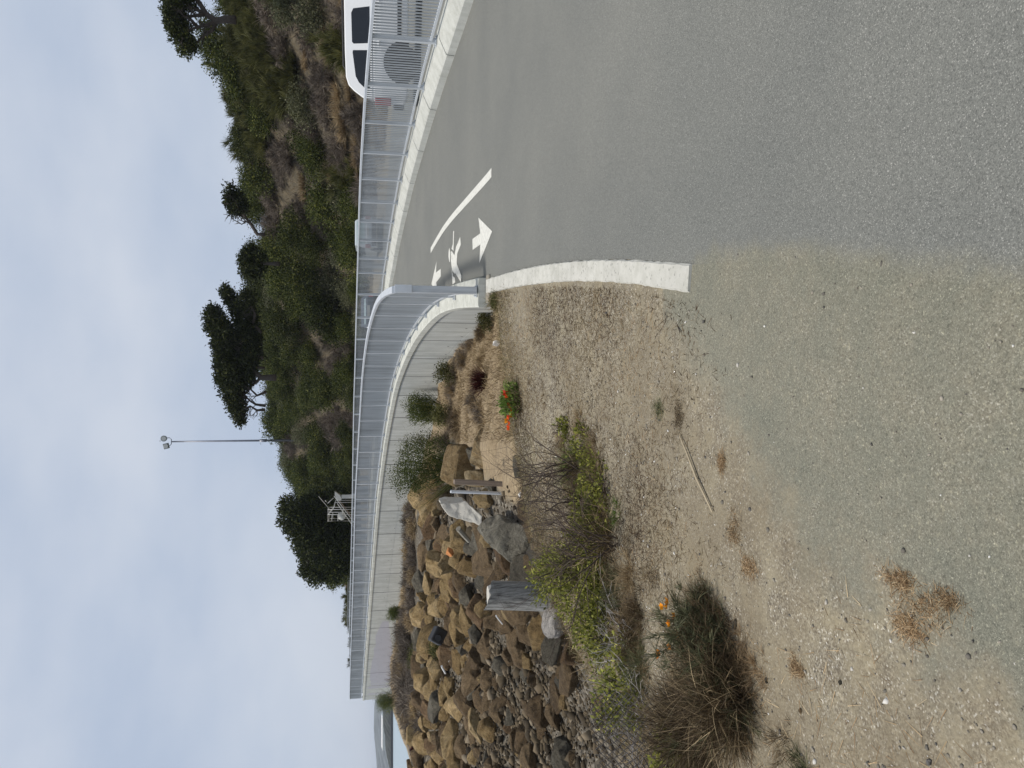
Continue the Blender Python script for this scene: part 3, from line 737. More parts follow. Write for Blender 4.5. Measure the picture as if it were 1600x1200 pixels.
# road behind the far fence
rv = []; rf = []
rws = RC.rows(0, RC.len, 0.8)
for i, (p, n) in enumerate(rws):
    for d in (0.9, 2.5, 4.5, 6.5, 8.2): rv.append((p[0] - n[0] * d, p[1] - n[1] * d, tz(p[0] - n[0] * d, p[1] - n[1] * d) + 0.02))
for i in range(len(rws) - 1):
    for k in range(4): rf.append((i * 5 + k, i * 5 + k + 1, (i + 1) * 5 + k + 1, (i + 1) * 5 + k))
ro = mesh_np('road', rv, rf, M['asphalt'], smooth=True, col=np.zeros((len(rv), 4))); ro['kind'] = 'structure'
#PART2
# ================================================================== plant generators (all meshes stand at their own origin)
def unit(a): return a / np.maximum(np.linalg.norm(a, axis=-1, keepdims=True), 1e-9)
def blades(base, d, length, width, droop=0.25, segs=3, rg=NP, side=None):
    n = len(base); d = unit(d)
    length = np.broadcast_to(length, (n,)); width = np.broadcast_to(width, (n,))
    s = unit(np.cross(d, rg.normal(size=(n, 3)))) if side is None else side
    bend = rg.normal(size=(n, 3)) * 0.35; bend[:, 2] = -np.abs(bend[:, 2]) - 0.5
    V = np.zeros((n, segs + 1, 2, 3))
    for k in range(segs + 1):
        t = k / segs
        p = base + d * (length * t)[:, None] + bend * (length * droop * t * t)[:, None]
        w = (width * 0.5 * (1 - 0.9 * t ** 1.4))[:, None]
        V[:, k, 0] = p - s * w; V[:, k, 1] = p + s * w
    b = (np.arange(n) * (segs + 1) * 2)[:, None]
    F = np.concatenate([b + np.array([[2 * k, 2 * k + 1, 2 * k + 3, 2 * k + 2]]) for k in range(segs)], 0)
    r = np.repeat(rg.uniform(0, 1, n), (segs + 1) * 2)
    return V.reshape(-1, 3), F, r
def leaves(c, d, L, W, rg=NP, rnd=None):
    n = len(c); d = unit(d); L = np.broadcast_to(L, (n,))[:, None]; W = np.broadcast_to(W, (n,))[:, None]
    s = unit(np.cross(d, rg.normal(size=(n, 3)))); up = np.cross(s, d)
    V = np.stack([c, c + d * L * .5 + s * W * .5 + up * W * .12, c + d * L, c + d * L * .5 - s * W * .5 + up * W * .12], 1)
    F = np.arange(n * 4).reshape(-1, 4)
    r = rg.uniform(0, 1, n) if rnd is None else np.clip(rnd + rg.normal(0, .16, n), 0, 1)
    return V.reshape(-1, 3), F, np.repeat(r, 4)
def join(parts):
    V, F, R, o = [], [], [], 0
    for v, f, r in parts: V.append(v); F.append(f + o); R.append(r); o += len(v)
    return np.concatenate(V), np.concatenate(F), np.concatenate(R)
def rdir(n, rg=NP): return unit(rg.normal(size=(n, 3)))

def shrub_mesh(name, mt, blobs, ncl, per, leaf, spread, seed, link=False, parent=None, up=0.25, flat=1.0):
    """blobs: (x, y, z, rx, ry, rz); leaf clumps over the shells of the blobs"""
    rg = np.random.default_rng(seed)
    vol = np.array([b_[3] * b_[4] + b_[3] * b_[5] for b_ in blobs]); pick = rg.choice(len(blobs), ncl, p=vol / vol.sum())
    B_ = np.array(blobs)[pick]
    u = rdir(ncl, rg); rad = 0.45 + 0.57 * rg.uniform(0, 1, ncl) ** 0.45
    lump = 1 + 0.16 * np.sin(u[:, 0] * 7 + B_[:, 0] * 3) * np.cos(u[:, 2] * 6 + B_[:, 1] * 2)
    c = B_[:, :3] + u * B_[:, 3:6] * (rad * lump)[:, None]
    c[:, 2] = np.maximum(c[:, 2], 0.04)
    tone = rg.uniform(0.02, 0.98, ncl) * 0.72 + 0.12
    cc = np.repeat(c, per, 0) + rg.normal(size=(ncl * per, 3)) * spread * np.array([1, 1, 0.75])
    d = np.repeat(u, per, 0) * 0.6 + rdir(ncl * per, rg) + np.array([0, 0, up])
    v, f, r = leaves(cc, d, rg.uniform(.6, 1.4, ncl * per) * leaf, rg.uniform(.35, .65, ncl * per) * leaf, rg, np.repeat(tone, per))
    return mesh_np(name, v, f, mt, rnd=r, link=link, parent=parent)
def upright_mesh(name, mt, n, R, H, width, seed, lean=0.5, droop=0.18, link=False, parent=None, jitter=0.35):
    """broom-like plant: many thin stems fanning up and out of a small base"""
    rg = np.random.default_rng(seed)
    a = rg.uniform(0, 2 * PI, n); q = np.sqrt(rg.uniform(0, 1, n))
    base = np.stack([np.cos(a) * q * R * .55, np.sin(a) * q * R * .55, rg.uniform(0, .45, n) * H * (rg.uniform(0, 1, n) < .6)], 1)
    d = np.stack([np.cos(a) * q * lean, np.sin(a) * q * lean, np.ones(n)], 1) + rg.normal(size=(n, 3)) * jitter * .6
    d[:, 2] = np.abs(d[:, 2]) + .1
    v, f, r = blades(base, d, H * rg.uniform(.4, 1.0, n) * (1 - base[:, 2] / H * .6), width * rg.uniform(.6, 1.4, n), droop, 3, rg)
    return mesh_np(name, v, f, mt, rnd=r, link=link, parent=parent)
def spray_mesh(name, mt, nsp, per, R, H, L, width, seed, link=False, parent=None, spread=.5, upw=.5, wind=(0, 0, 0), droop=.2, core=.35):
    """sprays of thin stems standing all over an uneven dome"""
    rg = np.random.default_rng(seed); u = rdir(nsp, rg); u[:, 2] = np.abs(u[:, 2]) * rg.uniform(.2, 1.1, nsp)
    rr = core + (1 - core) * rg.uniform(0, 1, nsp) ** .6; lump = 1 + .22 * np.sin(u[:, 0] * 6 + seed) * np.cos(u[:, 1] * 5 + seed * 2)
    c = u * np.array([R, R, H]) * (rr * lump)[:, None]; Ls = L * rg.uniform(.5, 1.3, nsp)
    sd_ = unit(u * .8 + rdir(nsp, rg) * .45 + np.array([0, 0, upw]) + np.array(wind))
    base = np.repeat(c - sd_ * Ls[:, None] * .5, per, 0) + rg.normal(size=(nsp * per, 3)) * L * .06; base[:, 2] = np.maximum(base[:, 2], 0)
    d = np.repeat(sd_, per, 0) + rdir(nsp * per, rg) * spread
    v, f, r = blades(base, d, np.repeat(Ls, per) * rg.uniform(.5, 1.2, nsp * per), width * rg.uniform(.5, 1.5, nsp * per), droop, 3, rg)
    tone = np.repeat(np.clip(np.repeat(rg.uniform(.1, .9, nsp), per) * .6 + rg.uniform(0, .4, nsp * per), 0, 1), 8)
    return mesh_np(name, v, f, mt, rnd=tone, link=link, parent=parent)
def weed_mesh(name, mt, n, rx, ry, L, width, seed, lift=.5):
    """ragged patch of dry stems lying and half standing"""
    rg = np.random.default_rng(seed); k = rg.integers(0, 7, n); cs = rg.normal(0, .26, (7, 2))
    xy = cs[k] + rg.normal(0, .28, (n, 2)); b_ = np.stack([xy[:, 0] * rx, xy[:, 1] * ry, np.zeros(n)], 1)
    d = rdir(n, rg); d[:, 2] = np.abs(d[:, 2]) * lift + .12
    v, f, r = blades(b_, d, L * rg.uniform(.3, 1.2, n), width * rg.uniform(.5, 1.4, n), .35, 3, rg)
    return mesh_np(name, v, f, mt, rnd=r)
def tangle_mesh(name, mt, n, R, H, width, seed, link=False, parent=None, L=0.5):
    """round mass of bare crooked stems"""
    rg = np.random.default_rng(seed)
    u = rdir(n, rg); u[:, 2] = np.abs(u[:, 2]); rr = rg.uniform(0.1, 1, n)[:, None]
    base = u * np.array([R, R, H]) * rr * .85
    d = u * .8 + rdir(n, rg) * .9 + np.array([0, 0, .35])
    v, f, r = blades(base, d, L * rg.uniform(.4, 1.2, n), width * rg.uniform(.6, 1.5, n), .2, 3, rg)
    return mesh_np(name, v, f, mt, rnd=r, link=link, parent=parent)
def twigs(mb, p, d, L, r, depth, rg, wig=.35, spread=.7, n=4):
    pts = [p]; rad = [r]; k = 4
    for i in range(k):
        d = (d + Vector((rg.gauss(0, wig), rg.gauss(0, wig), rg.gauss(0, wig) * .6)) * .5).normalized()
        p = p + d * (L / k); pts.append(p); rad.append(r * (1 - .5 * (i + 1) / k))
        if depth > 0 and i >= 1:
            for _ in range(rg.choice((1, 1, 2))):
                e = (d + Vector((rg.gauss(0, spread), rg.gauss(0, spread), rg.gauss(0, spread) * .8))).normalized()
                twigs(mb, p, e, L * rg.uniform(.45, .75), rad[-1] * .68, depth - 1, rg, wig, spread, n)
    mb.tube(pts, rad, n, cap=False)

# ------------------------------------------------------------------ trees on the hill crest
def tree(label, D, blobs_px, trunk_px, limbs_px, leaf=.26, ncl=900, per=9, r0=.22, seed=1, mt='leaf_tree', name='tree'):
    x0, y0, z0 = at(trunk_px[0][0], trunk_px[0][1], D); x0, y0, z0 = x0, D, z0 - .6
    o = thing(name, label, 'tree', (x0, y0, z0))
    s = D / F_PX; loc = lambda q, dy=0.0: Vector(at(q[0], q[1], D)) - Vector((x0, y0, z0)) + Vector((0, dy, 0))
    rg = random.Random(seed)
    mb = MB(); tp = [Vector((0, 0, 0))] + [loc(q) for q in trunk_px]
    mb.tube(tp, [r0 * (1 - .5 * i / (len(tp) - 1)) for i in range(len(tp))], 8)
    mb.build('trunk', M['bark'], o, True)
    lb = MB()
    for L in limbs_px:
        dy = rg.uniform(-1, 1) * D * .012; pts = [loc(q, dy * i / max(1, len(L) - 1)) for i, q in enumerate(L)]
        lb.tube(pts, [max(.035, r0 * .5 * (1 - .75 * i / (len(pts) - 1))) for i in range(len(pts))], 6)
        for i in range(1, len(pts)):
            for _ in range(2):
                e = Vector((rg.uniform(-1, 1), rg.uniform(-1, 1), rg.uniform(0, 1))).normalized()
                twigs(lb, pts[i], e, D * .012, .05, 1, rg)
    if limbs_px: lb.build('limbs', M['bark'], o, True)
    bl = []
    for (y, v, ry, rv) in blobs_px:
        c = loc((y, v), rg.uniform(-.5, .5) * ry * s)
        bl.append((c.x, c.y, c.z, ry * s, (ry + rv) * .5 * s, rv * s))
    shrub_mesh('crown', M[mt], bl, ncl, per, leaf, leaf * .8, seed, True, o)
    return o
tree('flat-topped dark tree with open bare limbs on the crest, cut by the photo edge', 46,
     [(-50, 268, 30, 16), (-18, 268, 24, 16), (8, 268, 20, 14), (30, 270, 18, 10), (50, 277, 16, 9), (68, 284, 13, 7), (82, 292, 7, 6), (14, 285, 12, 9), (40, 290, 9, 6), (62, 296, 9, 5), (72, 300, 10, 5), (-30, 288, 22, 14), (0, 300, 12, 8)],
     [(30, 352), (33, 338), (22, 322), (5, 312)],
     [[(33, 338), (40, 325), (44, 310), (50, 296), (62, 290)], [(33, 338), (47, 330), (52, 318), (62, 305), (74, 298)], [(22, 322), (26, 308), (30, 292), (34, 276)], [(22, 322), (12, 300), (8, 280)], [(5, 312), (-10, 295), (-25, 280)], [(44, 310), (34, 300), (30, 290)]],
     leaf=.16, ncl=2100, per=9, r0=.26, seed=3)
tree('small tree with a bare leaning trunk standing alone on the crest', 60,
     [(302, 361, 11, 8), (316, 364, 12, 10), (329, 370, 8, 10), (322, 378, 10, 8), (308, 372, 7, 7)], [(366, 402), (350, 392), (340, 384), (330, 376)],
     [[(340, 384), (325, 378), (312, 366)], [(350, 392), (347, 385), (352, 379)], [(330, 376), (322, 368)], [(340, 384), (334, 372), (331, 362)]], leaf=.22, ncl=420, per=8, r0=.16, seed=4)
tree('rounded dark tree rising from the thicket right of the tall crest tree', 62,
     [(392, 392, 9, 9), (404, 386, 12, 11), (418, 388, 13, 12), (430, 396, 10, 12), (410, 402, 16, 12)], [(412, 425), (412, 410)], [[(412, 410), (402, 392)], [(412, 410), (424, 394)]], leaf=.24, ncl=520, per=9, r0=.2, seed=5)
tree('tall wind-swept dark tree with a slanting crown and bare lower limbs on the crest', 66,
     [(455, 353, 8, 5), (464, 360, 9, 8), (476, 366, 8, 7), (488, 368, 7, 6), (484, 333, 6, 8), (492, 326, 6, 6), (500, 338, 14, 13), (512, 332, 10, 8), (516, 350, 16, 14), (532, 344, 12, 10), (540, 356, 20, 18), (560, 350, 16, 12), (566, 358, 22, 20), (590, 352, 14, 12), (592, 364, 20, 17), (612, 364, 18, 15), (630, 368, 14, 12), (644, 374, 13, 9), (655, 377, 6, 6),
      (530, 375, 14, 12), (556, 380, 16, 10), (580, 382, 14, 8), (470, 388, 14, 10), (500, 384, 24, 14), (536, 390, 28, 14), (580, 386, 22, 10), (556, 396, 18, 8)],
     [(590, 420), (590, 408), (580, 396), (566, 384)],
     [[(590, 408), (600, 396), (612, 384), (622, 374)], [(634, 415), (632, 400), (626, 390), (612, 378)], [(640, 414), (641, 402), (634, 392), (640, 380)], [(612, 416), (618, 402), (606, 390), (600, 376)], [(566, 384), (548, 372), (530, 362)], [(520, 408), (505, 395), (490, 378), (478, 368)], [(505, 395), (492, 400), (480, 396)], [(560, 412), (552, 396), (540, 380)], [(575, 414), (574, 398), (560, 386)]],
     leaf=.25, ncl=5200, per=9, r0=.3, seed=6)
tree('big rounded dense dark evergreen by the white pipe frame at the thicket end', 78,
     [(790, 452, 14, 14), (806, 462, 22, 22), (822, 470, 20, 22), (800, 490, 28, 24), (830, 490, 24, 26), (846, 486, 22, 24), (864, 480, 18, 16), (872, 494, 22, 18), (890, 484, 14, 14), (896, 492, 15, 12), (904, 500, 8, 9), (860, 510, 26, 18), (820, 512, 26, 18), (884, 505, 16, 12), (790, 505, 16, 18), (850, 532, 42, 16), (800, 530, 26, 14), (892, 522, 18, 14), (770, 528, 12, 10)],
     [(840, 548), (842, 520)], [[(842, 520), (820, 490)], [(842, 520), (870, 495)]], leaf=.3, ncl=4200, per=9, r0=.35, seed=7)

# ------------------------------------------------------------------ hillside thicket
def mk_shrub(kind, k):
    rg = np.random.default_rng(100 + k)
    if kind == 'leafy_shrub':
        bl = [(rg.uniform(-.9, .9), rg.uniform(-.9, .9), rg.uniform(.5, 1.6), rg.uniform(.6, 1.1), rg.uniform(.6, 1.1), rg.uniform(.5, .95)) for _ in range(8)]
        return shrub_mesh(kind, M['leaf_dark'], bl, 460, 12, .135, .19, 200 + k)
    if kind == 'grey_green_shrub':
        bl = [(rg.uniform(-.8, .8), rg.uniform(-.8, .8), rg.uniform(.4, 1.2), rg.uniform(.5, .9), rg.uniform(.5, .9), rg.uniform(.45, .8)) for _ in range(6)]
        return shrub_mesh(kind, M['greyg'], bl, 300, 9, .13, .17, 250 + k)
    if kind == 'broom_shrub': return spray_mesh(kind, M['leaf_olive'], 130, 44, 1.35, 1.9, .75, .03, 300 + k, spread=.42, upw=.9)
    if kind == 'dead_brush': return spray_mesh(kind, M['dead'], 110, 34, 1.35, 1.3, .65, .022, 400 + k, spread=.8, upw=.35)
    if kind == 'grass_clump': return spray_mesh(kind, M['tan'], 90, 26, 1.5, .6, .6, .024, 500 + k, spread=.6, upw=.7)
PROTO = {k: [mk_shrub(k, i) for i in range(4)] for k in ('leafy_shrub', 'grey_green_shrub', 'broom_shrub', 'dead_brush', 'grass_clump')}
HL = {'leafy_shrub': ('dark green leafy shrub in the dense thicket covering the hillside', 'shrub', 'leafy shrubs of the hillside thicket'),
      'grey_green_shrub': ('grey green loose shrub among the darker hillside thicket', 'shrub', 'grey green shrubs on the hillside'),
      'broom_shrub': ('olive green upright wispy shrub on the hillside above the white car', 'shrub', 'olive wispy shrubs on the hillside'),
      'dead_brush': ('leafless grey brown brush on the hillside behind the fence', 'brush', 'leafless brush on the hillside'),
      'grass_clump': ('dry tan grass clump low on the hillside behind the fence', 'grass', 'dry grass clumps on the hillside')}
used = {}
def place_proto(kind, i, x, y, z, sc_, rz, label=None, group=None):
    src = PROTO[kind][i]
    o = bpy.data.objects.new(kind, src.data); COL.objects.link(o)
    o.location = (x, y, z); o.rotation_euler = (0, 0, rz); o.scale = sc_
    lab, cat, grp = HL[kind]
    return tag(o, label or lab, cat, group or grp)
pts = []
rg = np.random.default_rng(5)
cand = np.stack([rg.uniform(-48, 40, 30000), rg.uniform(16, 140, 30000)], 1)
hF, _ = FC.sd(cand[:, 0], cand[:, 1], 2); hF = -hF
ok = (hF > -.6) & (hF < 23) & (cand[:, 0] / cand[:, 1] < .60) & (cand[:, 0] / cand[:, 1] > -.385)
cand = cand[ok]; hF = hF[ok]
cz = terrain(cand[:, 0], cand[:, 1])
cnt = 0; cells = []
for (x, y), z, h_ in zip(cand, cz, hF):
    pv = proj(x, y, z + .8); iy, iv = pv
    md = (1.38 + 0.0085 * y) * (.84 if iy < 310 else 1)
    if any((x - a) ** 2 + (y - b) ** 2 < md * md for a, b in cells): continue
    u = R_.random()
    n1 = float(vnoise(np.array([iy]), np.array([iv]), .018, 31)[0]); n2 = float(vnoise(np.array([iy]), np.array([iv]), .03, 32)[0])
    if iy < 300:
        lim = 410 + iy * .12
        if iv < lim - 15: kd = 'broom_shrub' if u < .86 else 'leafy_shrub'
        elif iv < 505: kd = 'dead_brush' if u < .62 else ('grey_green_shrub' if u < .74 else ('broom_shrub' if u < .86 else 'grass_clump'))
        else: kd = 'grass_clump' if u < .6 else ('dead_brush' if u < .84 else 'broom_shrub')
        if 195 < iy < 250 and 440 < iv < 510: kd = 'leafy_shrub'
        if 240 < iy < 300 and iv > 370 and u < .75: kd = 'dead_brush'
    elif iy < 770:
        kd = 'leafy_shrub' if u < .9 else 'grey_green_shrub'
        for (cy, cv, ry, rv, k2) in [(545, 520, 45, 36, 'dead_brush'), (650, 525, 36, 34, 'dead_brush'), (330, 470, 26, 60, 'dead_brush'), (690, 450, 22, 18, 'dead_brush'), (425, 535, 40, 26, 'grey_green_shrub'), (355, 425, 40, 30, 'dead_brush'), (780, 535, 35, 14, 'grass_clump'), (330, 540, 40, 20, 'grass_clump')]:
            if ((iy - cy) / ry) ** 2 + ((iv - cv) / rv) ** 2 < 1 and u < .85: kd = k2
    else:
        kd = 'leafy_shrub' if iy < 900 and u < .6 else ('broom_shrub' if u < .7 else 'grass_clump')
        if iy > 910: kd = 'broom_shrub' if u < .8 else 'grass_clump'
    if sum(1 for k in [kd] if used.get(k, 0) >= 298): continue
    cells.append((x, y)); used[kd] = used.get(kd, 0) + 1
    s = R_.uniform(.8, 1.25) * (1.0 if kd != 'leafy_shrub' else 1.08) * (1 + (y - 40) * .004)
    if kd in ('broom_shrub', 'leafy_shrub') and h_ < 2.5: s *= .8
    if iy > 905: s *= .7
    place_proto(kd, R_.randrange(4), x, y, z - .12, (s * R_.uniform(.9, 1.2), s * R_.uniform(.9, 1.2), s * R_.uniform(.8, 1.1)), R_.uniform(0, 6.28))
print('hill plants', used)
for (iy, iv, D_, s_, kd) in [(918, 545, 84, .9, 'leafy_shrub'), (932, 548, 88, .8, 'broom_shrub'), (946, 549, 86, .8, 'broom_shrub'), (960, 550, 90, .75, 'grey_green_shrub'), (975, 551, 92, .7, 'broom_shrub'), (990, 552, 92, .55, 'broom_shrub'), (1004, 552, 94, .5, 'grey_green_shrub'), (905, 545, 84, 1.1, 'leafy_shrub'), (890, 546, 83, 1.0, 'leafy_shrub'), (776, 540, 82, 1.1, 'leafy_shrub'), (768, 520, 86, 1.1, 'leafy_shrub')]:
    q = at(iy, iv, D_); zt = tz(q[0], D_); place_proto(kd, R_.randrange(4), q[0], D_, min(q[2] - .3, zt + 1.2) if False else zt - .1, (s_ * 1.15, s_ * 1.15, max(.5, min(1.6, (q[2] - zt) / 2.0 + s_ * .9))), R_.uniform(0, 6), 'low shrub beyond the big rounded evergreen where the hillside runs down to the fence', 'low shrubs at the far end of the hillside')
    print('end shrub', iy, round(zt, 2), round(q[2], 2))
for k in PROTO:                                                     # the unplaced sources are not part of the scene
    for o in PROTO[k]: bpy.data.objects.remove(o)
# loose dry grass covering the soil between the shrubs
rg = np.random.default_rng(6)
gc = np.stack([rg.uniform(-27, 40, 60000), rg.uniform(16, 112, 60000)], 1)
hF, _ = FC.sd(gc[:, 0], gc[:, 1], 2); hF = -hF
gc = gc[(hF > -2.5) & (hF < 22) & (gc[:, 0] / gc[:, 1] < .57)][:22000]
gz = terrain(gc[:, 0], gc[:, 1])
v, f, r = blades(np.stack([gc[:, 0], gc[:, 1], gz - .03], 1), rdir(len(gc), rg) * .6 + np.array([0, 0, 1]), rg.uniform(.25, .75, len(gc)), .04, .3, 2, rg)
o = mesh_np('dry_grass', v, f, M['tan'], rnd=r); tag(o, 'loose dry tan grass covering the hillside soil between the shrubs', 'grass'); o['kind'] = 'stuff'

# ------------------------------------------------------------------ floodlight pole on the crest
D = 99.0
px, py, pz = at(688, 440, D); pz_top = at(696.5, 268, D)[2]
zb = tz(px, D) - .3
lp = thing('light_pole', 'tall thin grey pole with two floodlights rising above the hill thicket', 'light pole', (px, D, zb))
mb = MB(); Ht = pz_top - zb
mb.tube([(0, 0, 0), (0, 0, Ht * .5), (0, 0, Ht)], [.15, .125, .085], 10); mb.tube([(0, 0, at(690, 410, D)[2] - zb - .5), (0, 0, at(690, 410, D)[2] - zb + .3)], [.2, .2], 10)
mb.build('pole', M['steel'], lp, True)
mb = MB(); mb.tube([(-.55, 0, .75), (-.5, 0, .2), (-.3, 0, .02), (.3, 0, .02), (.5, 0, .25), (.45, 0, .8)], .045, 6)
for q in mb.v: pass
br = mb.build('bracket', M['steel'], lp, True); br.location = (0, 0, Ht)
for (dx, dz, sz, tl, nm) in [(-.55, .62, (.7, .5, .62), -.25, 'boxy'), (.42, .85, (.7, .55, .7), .3, 'round')]:
    mb = MB()
    if nm == 'boxy':
        mb.bbox((0, 0, 0), sz, .06, 0, (0, tl, 0))
    else:
        mb.tube([(0, .28, 0), (0, .1, 0), (0, -.2, 0), (0, -.26, 0)], [.16, .33, .38, .38], 14)
    h_ = mb.build('floodlight', M['lamp'], lp, False); h_.location = (dx, 0, Ht + dz)
    g_ = MB(); g_.tube([(0, -.27, 0), (0, -.29, 0)], [.28, .28], 14); gl = g_.build('lamp_glass', M['glassy'], h_)
mb = MB(); mb.tube([(0, 0, 0), (0, 0, .12)], .05, 6); a_ = mb.build('photocell', M['lamp'], lp); a_.location = (.1, 0, Ht + 1.3)

# ------------------------------------------------------------------ white pipe frame at the thicket end
D = 72.0
x0, _, _ = at(795, 550, D); z0 = tz(x0, D)
pf_ = thing('metal_railing', 'white metal pipe railing frame with stair rails standing at the foot of the thicket', 'railing', (x0, D, z0))
def zl(X, Y, dy=0): p = at(740 + Y / 10, 480 + X / 10, D); return (p[0] - x0, dy, p[2] - z0)
mb = MB()
for seg in [[(325, 560), (325, 740), (740, 740)], [(325, 640), (740, 640)], [(325, 560), (740, 560)], [(385, 640), (385, 740)], [(550, 555), (550, 640)], [(325, 640), (410, 550), (430, 450), (740, 450)], [(480, 640), (480, 740)]]:
    mb.tube([zl(*q) for q in seg], .032, 6); mb.tube([zl(q[0], q[1], 1.3) for q in seg], .032, 6)
for q in [(325, 560), (325, 740), (325, 640)]: mb.tube([zl(*q), zl(q[0], q[1], 1.3)], .05, 6)
mb.build('rail_frame', M['white'], pf_, True)
for (a_, b_, dy) in [((420, 350), (740, 770), 0), ((470, 465), (740, 850), 0.0), ((420, 350), (740, 770), 1.0)]:
    mb = MB(); mb.tube([zl(*a_, dy), zl(*b_, dy)], .038, 6); mb.build('stair_rail', M['wood2'] if dy else M['white'], pf_, True)
mb = MB(); mb.tube([zl(280, 420), zl(320, 465), zl(410, 380)], .04, 6); mb.tube([zl(170, 370, .6), zl(330, 560, .6)], .025, 5); mb.build('brace', M['white'], pf_, True)
def lump(name, mt, rad, seed, label=None, cat=None, parent=None, cuts=9, sub=3, amp=.1, grp=None):
    import bmesh
    from mathutils import noise as mn
    rg = random.Random(seed); bm = bmesh.new(); off = Vector((rg.uniform(0, 50), rg.uniform(0, 50), rg.uniform(0, 50)))
    if cuts >= 8:                                                   # broken rock: hull of a few points, chipped edges
        for _ in range(13 + cuts // 3):
            v = Vector((rg.gauss(0, 1), rg.gauss(0, 1), rg.gauss(0, 1))).normalized() * rg.uniform(.82, 1.08); bm.verts.new(v)
        bmesh.ops.convex_hull(bm, input=list(bm.verts))
        bmesh.ops.delete(bm, geom=[v for v in bm.verts if not v.link_faces], context='VERTS')
        bmesh.ops.dissolve_limit(bm, angle_limit=math.radians(14), verts=list(bm.verts), edges=list(bm.edges))
        bmesh.ops.bevel(bm, geom=list(bm.edges), offset=.045, segments=1, affect='EDGES', clamp_overlap=True)
        bmesh.ops.triangulate(bm, faces=list(bm.faces))
        for _ in range(2 if sub < 5 else 3):
            es = [e for e in bm.edges if e.calc_length() > (.22 if sub < 5 else .13)]
            if es: bmesh.ops.subdivide_edges(bm, edges=es, cuts=1, use_grid_fill=True); bmesh.ops.triangulate(bm, faces=list(bm.faces))
    else: bmesh.ops.create_icosphere(bm, subdivisions=sub, radius=1)
    for q in bm.verts:
        c = q.co.copy(); u = c.normalized()
        c += u * (mn.noise(c * 1.6 + off) * amp + (mn.ridged_multi_fractal(c * 2.0 + off, 1.0, 2.1, 4, 1.0, 2.0) - .8) * amp * .45 + mn.noise(c * 8 + off) * amp * .4)
        q.co = Vector((c.x * rad[0], c.y * rad[1], c.z * rad[2]))
    me = bpy.data.meshes.new(name); bmesh.ops.recalc_face_normals(bm, faces=bm.faces); bm.to_mesh(me); bm.free(); me.materials.append(mt)
    me.polygons.foreach_set('use_smooth', np.ones(len(me.polygons), dtype=bool))
    try: me.set_sharp_from_angle(angle=math.radians(24))
    except Exception: pass
    o = bpy.data.objects.new(name, me); COL.objects.link(o)
    if parent: o.parent = parent
    if label: tag(o, label, cat, grp)
    return o
q = zl(535, 675, .3); bagx, bagz = q[0] + x0, q[2] + z0
o = lump('storage_bag', M['white'], (.36, .34, .40), 71, 'full white sack hanging in the white pipe railing frame', 'sack', cuts=4, amp=.16); o.location = (bagx, D + .4, bagz)
mb = MB(); c_ = [zl(432, 275, -.2), zl(515, 335, -.2), zl(540, 395, -.2), zl(518, 420, -.2), zl(472, 415, -.2), (zl(432, 330, -.2))]
mb.add(c_ + [(a, b + .5, c) for a, b, c in c_], [(0, 1, 2, 3, 4, 5), (11, 10, 9, 8, 7, 6)] + [(i, (i + 1) % 6, 6 + (i + 1) % 6, 6 + i) for i in range(6)])
o = mb.build('equipment_cabinet', M['white']); o.location = (x0, D, z0); tag(o, 'small white angular cabinet beside the white pipe railing frame', 'cabinet')
zr_ = min(c[2] for c in c_)
mb = MB(); mb.bbox((sum(c[0] for c in c_) / 6, .05, (zr_ + .05) / 2 - .1), (.35, .3, zr_ + .2), .02); mb.build('pedestal', M['white'], o)

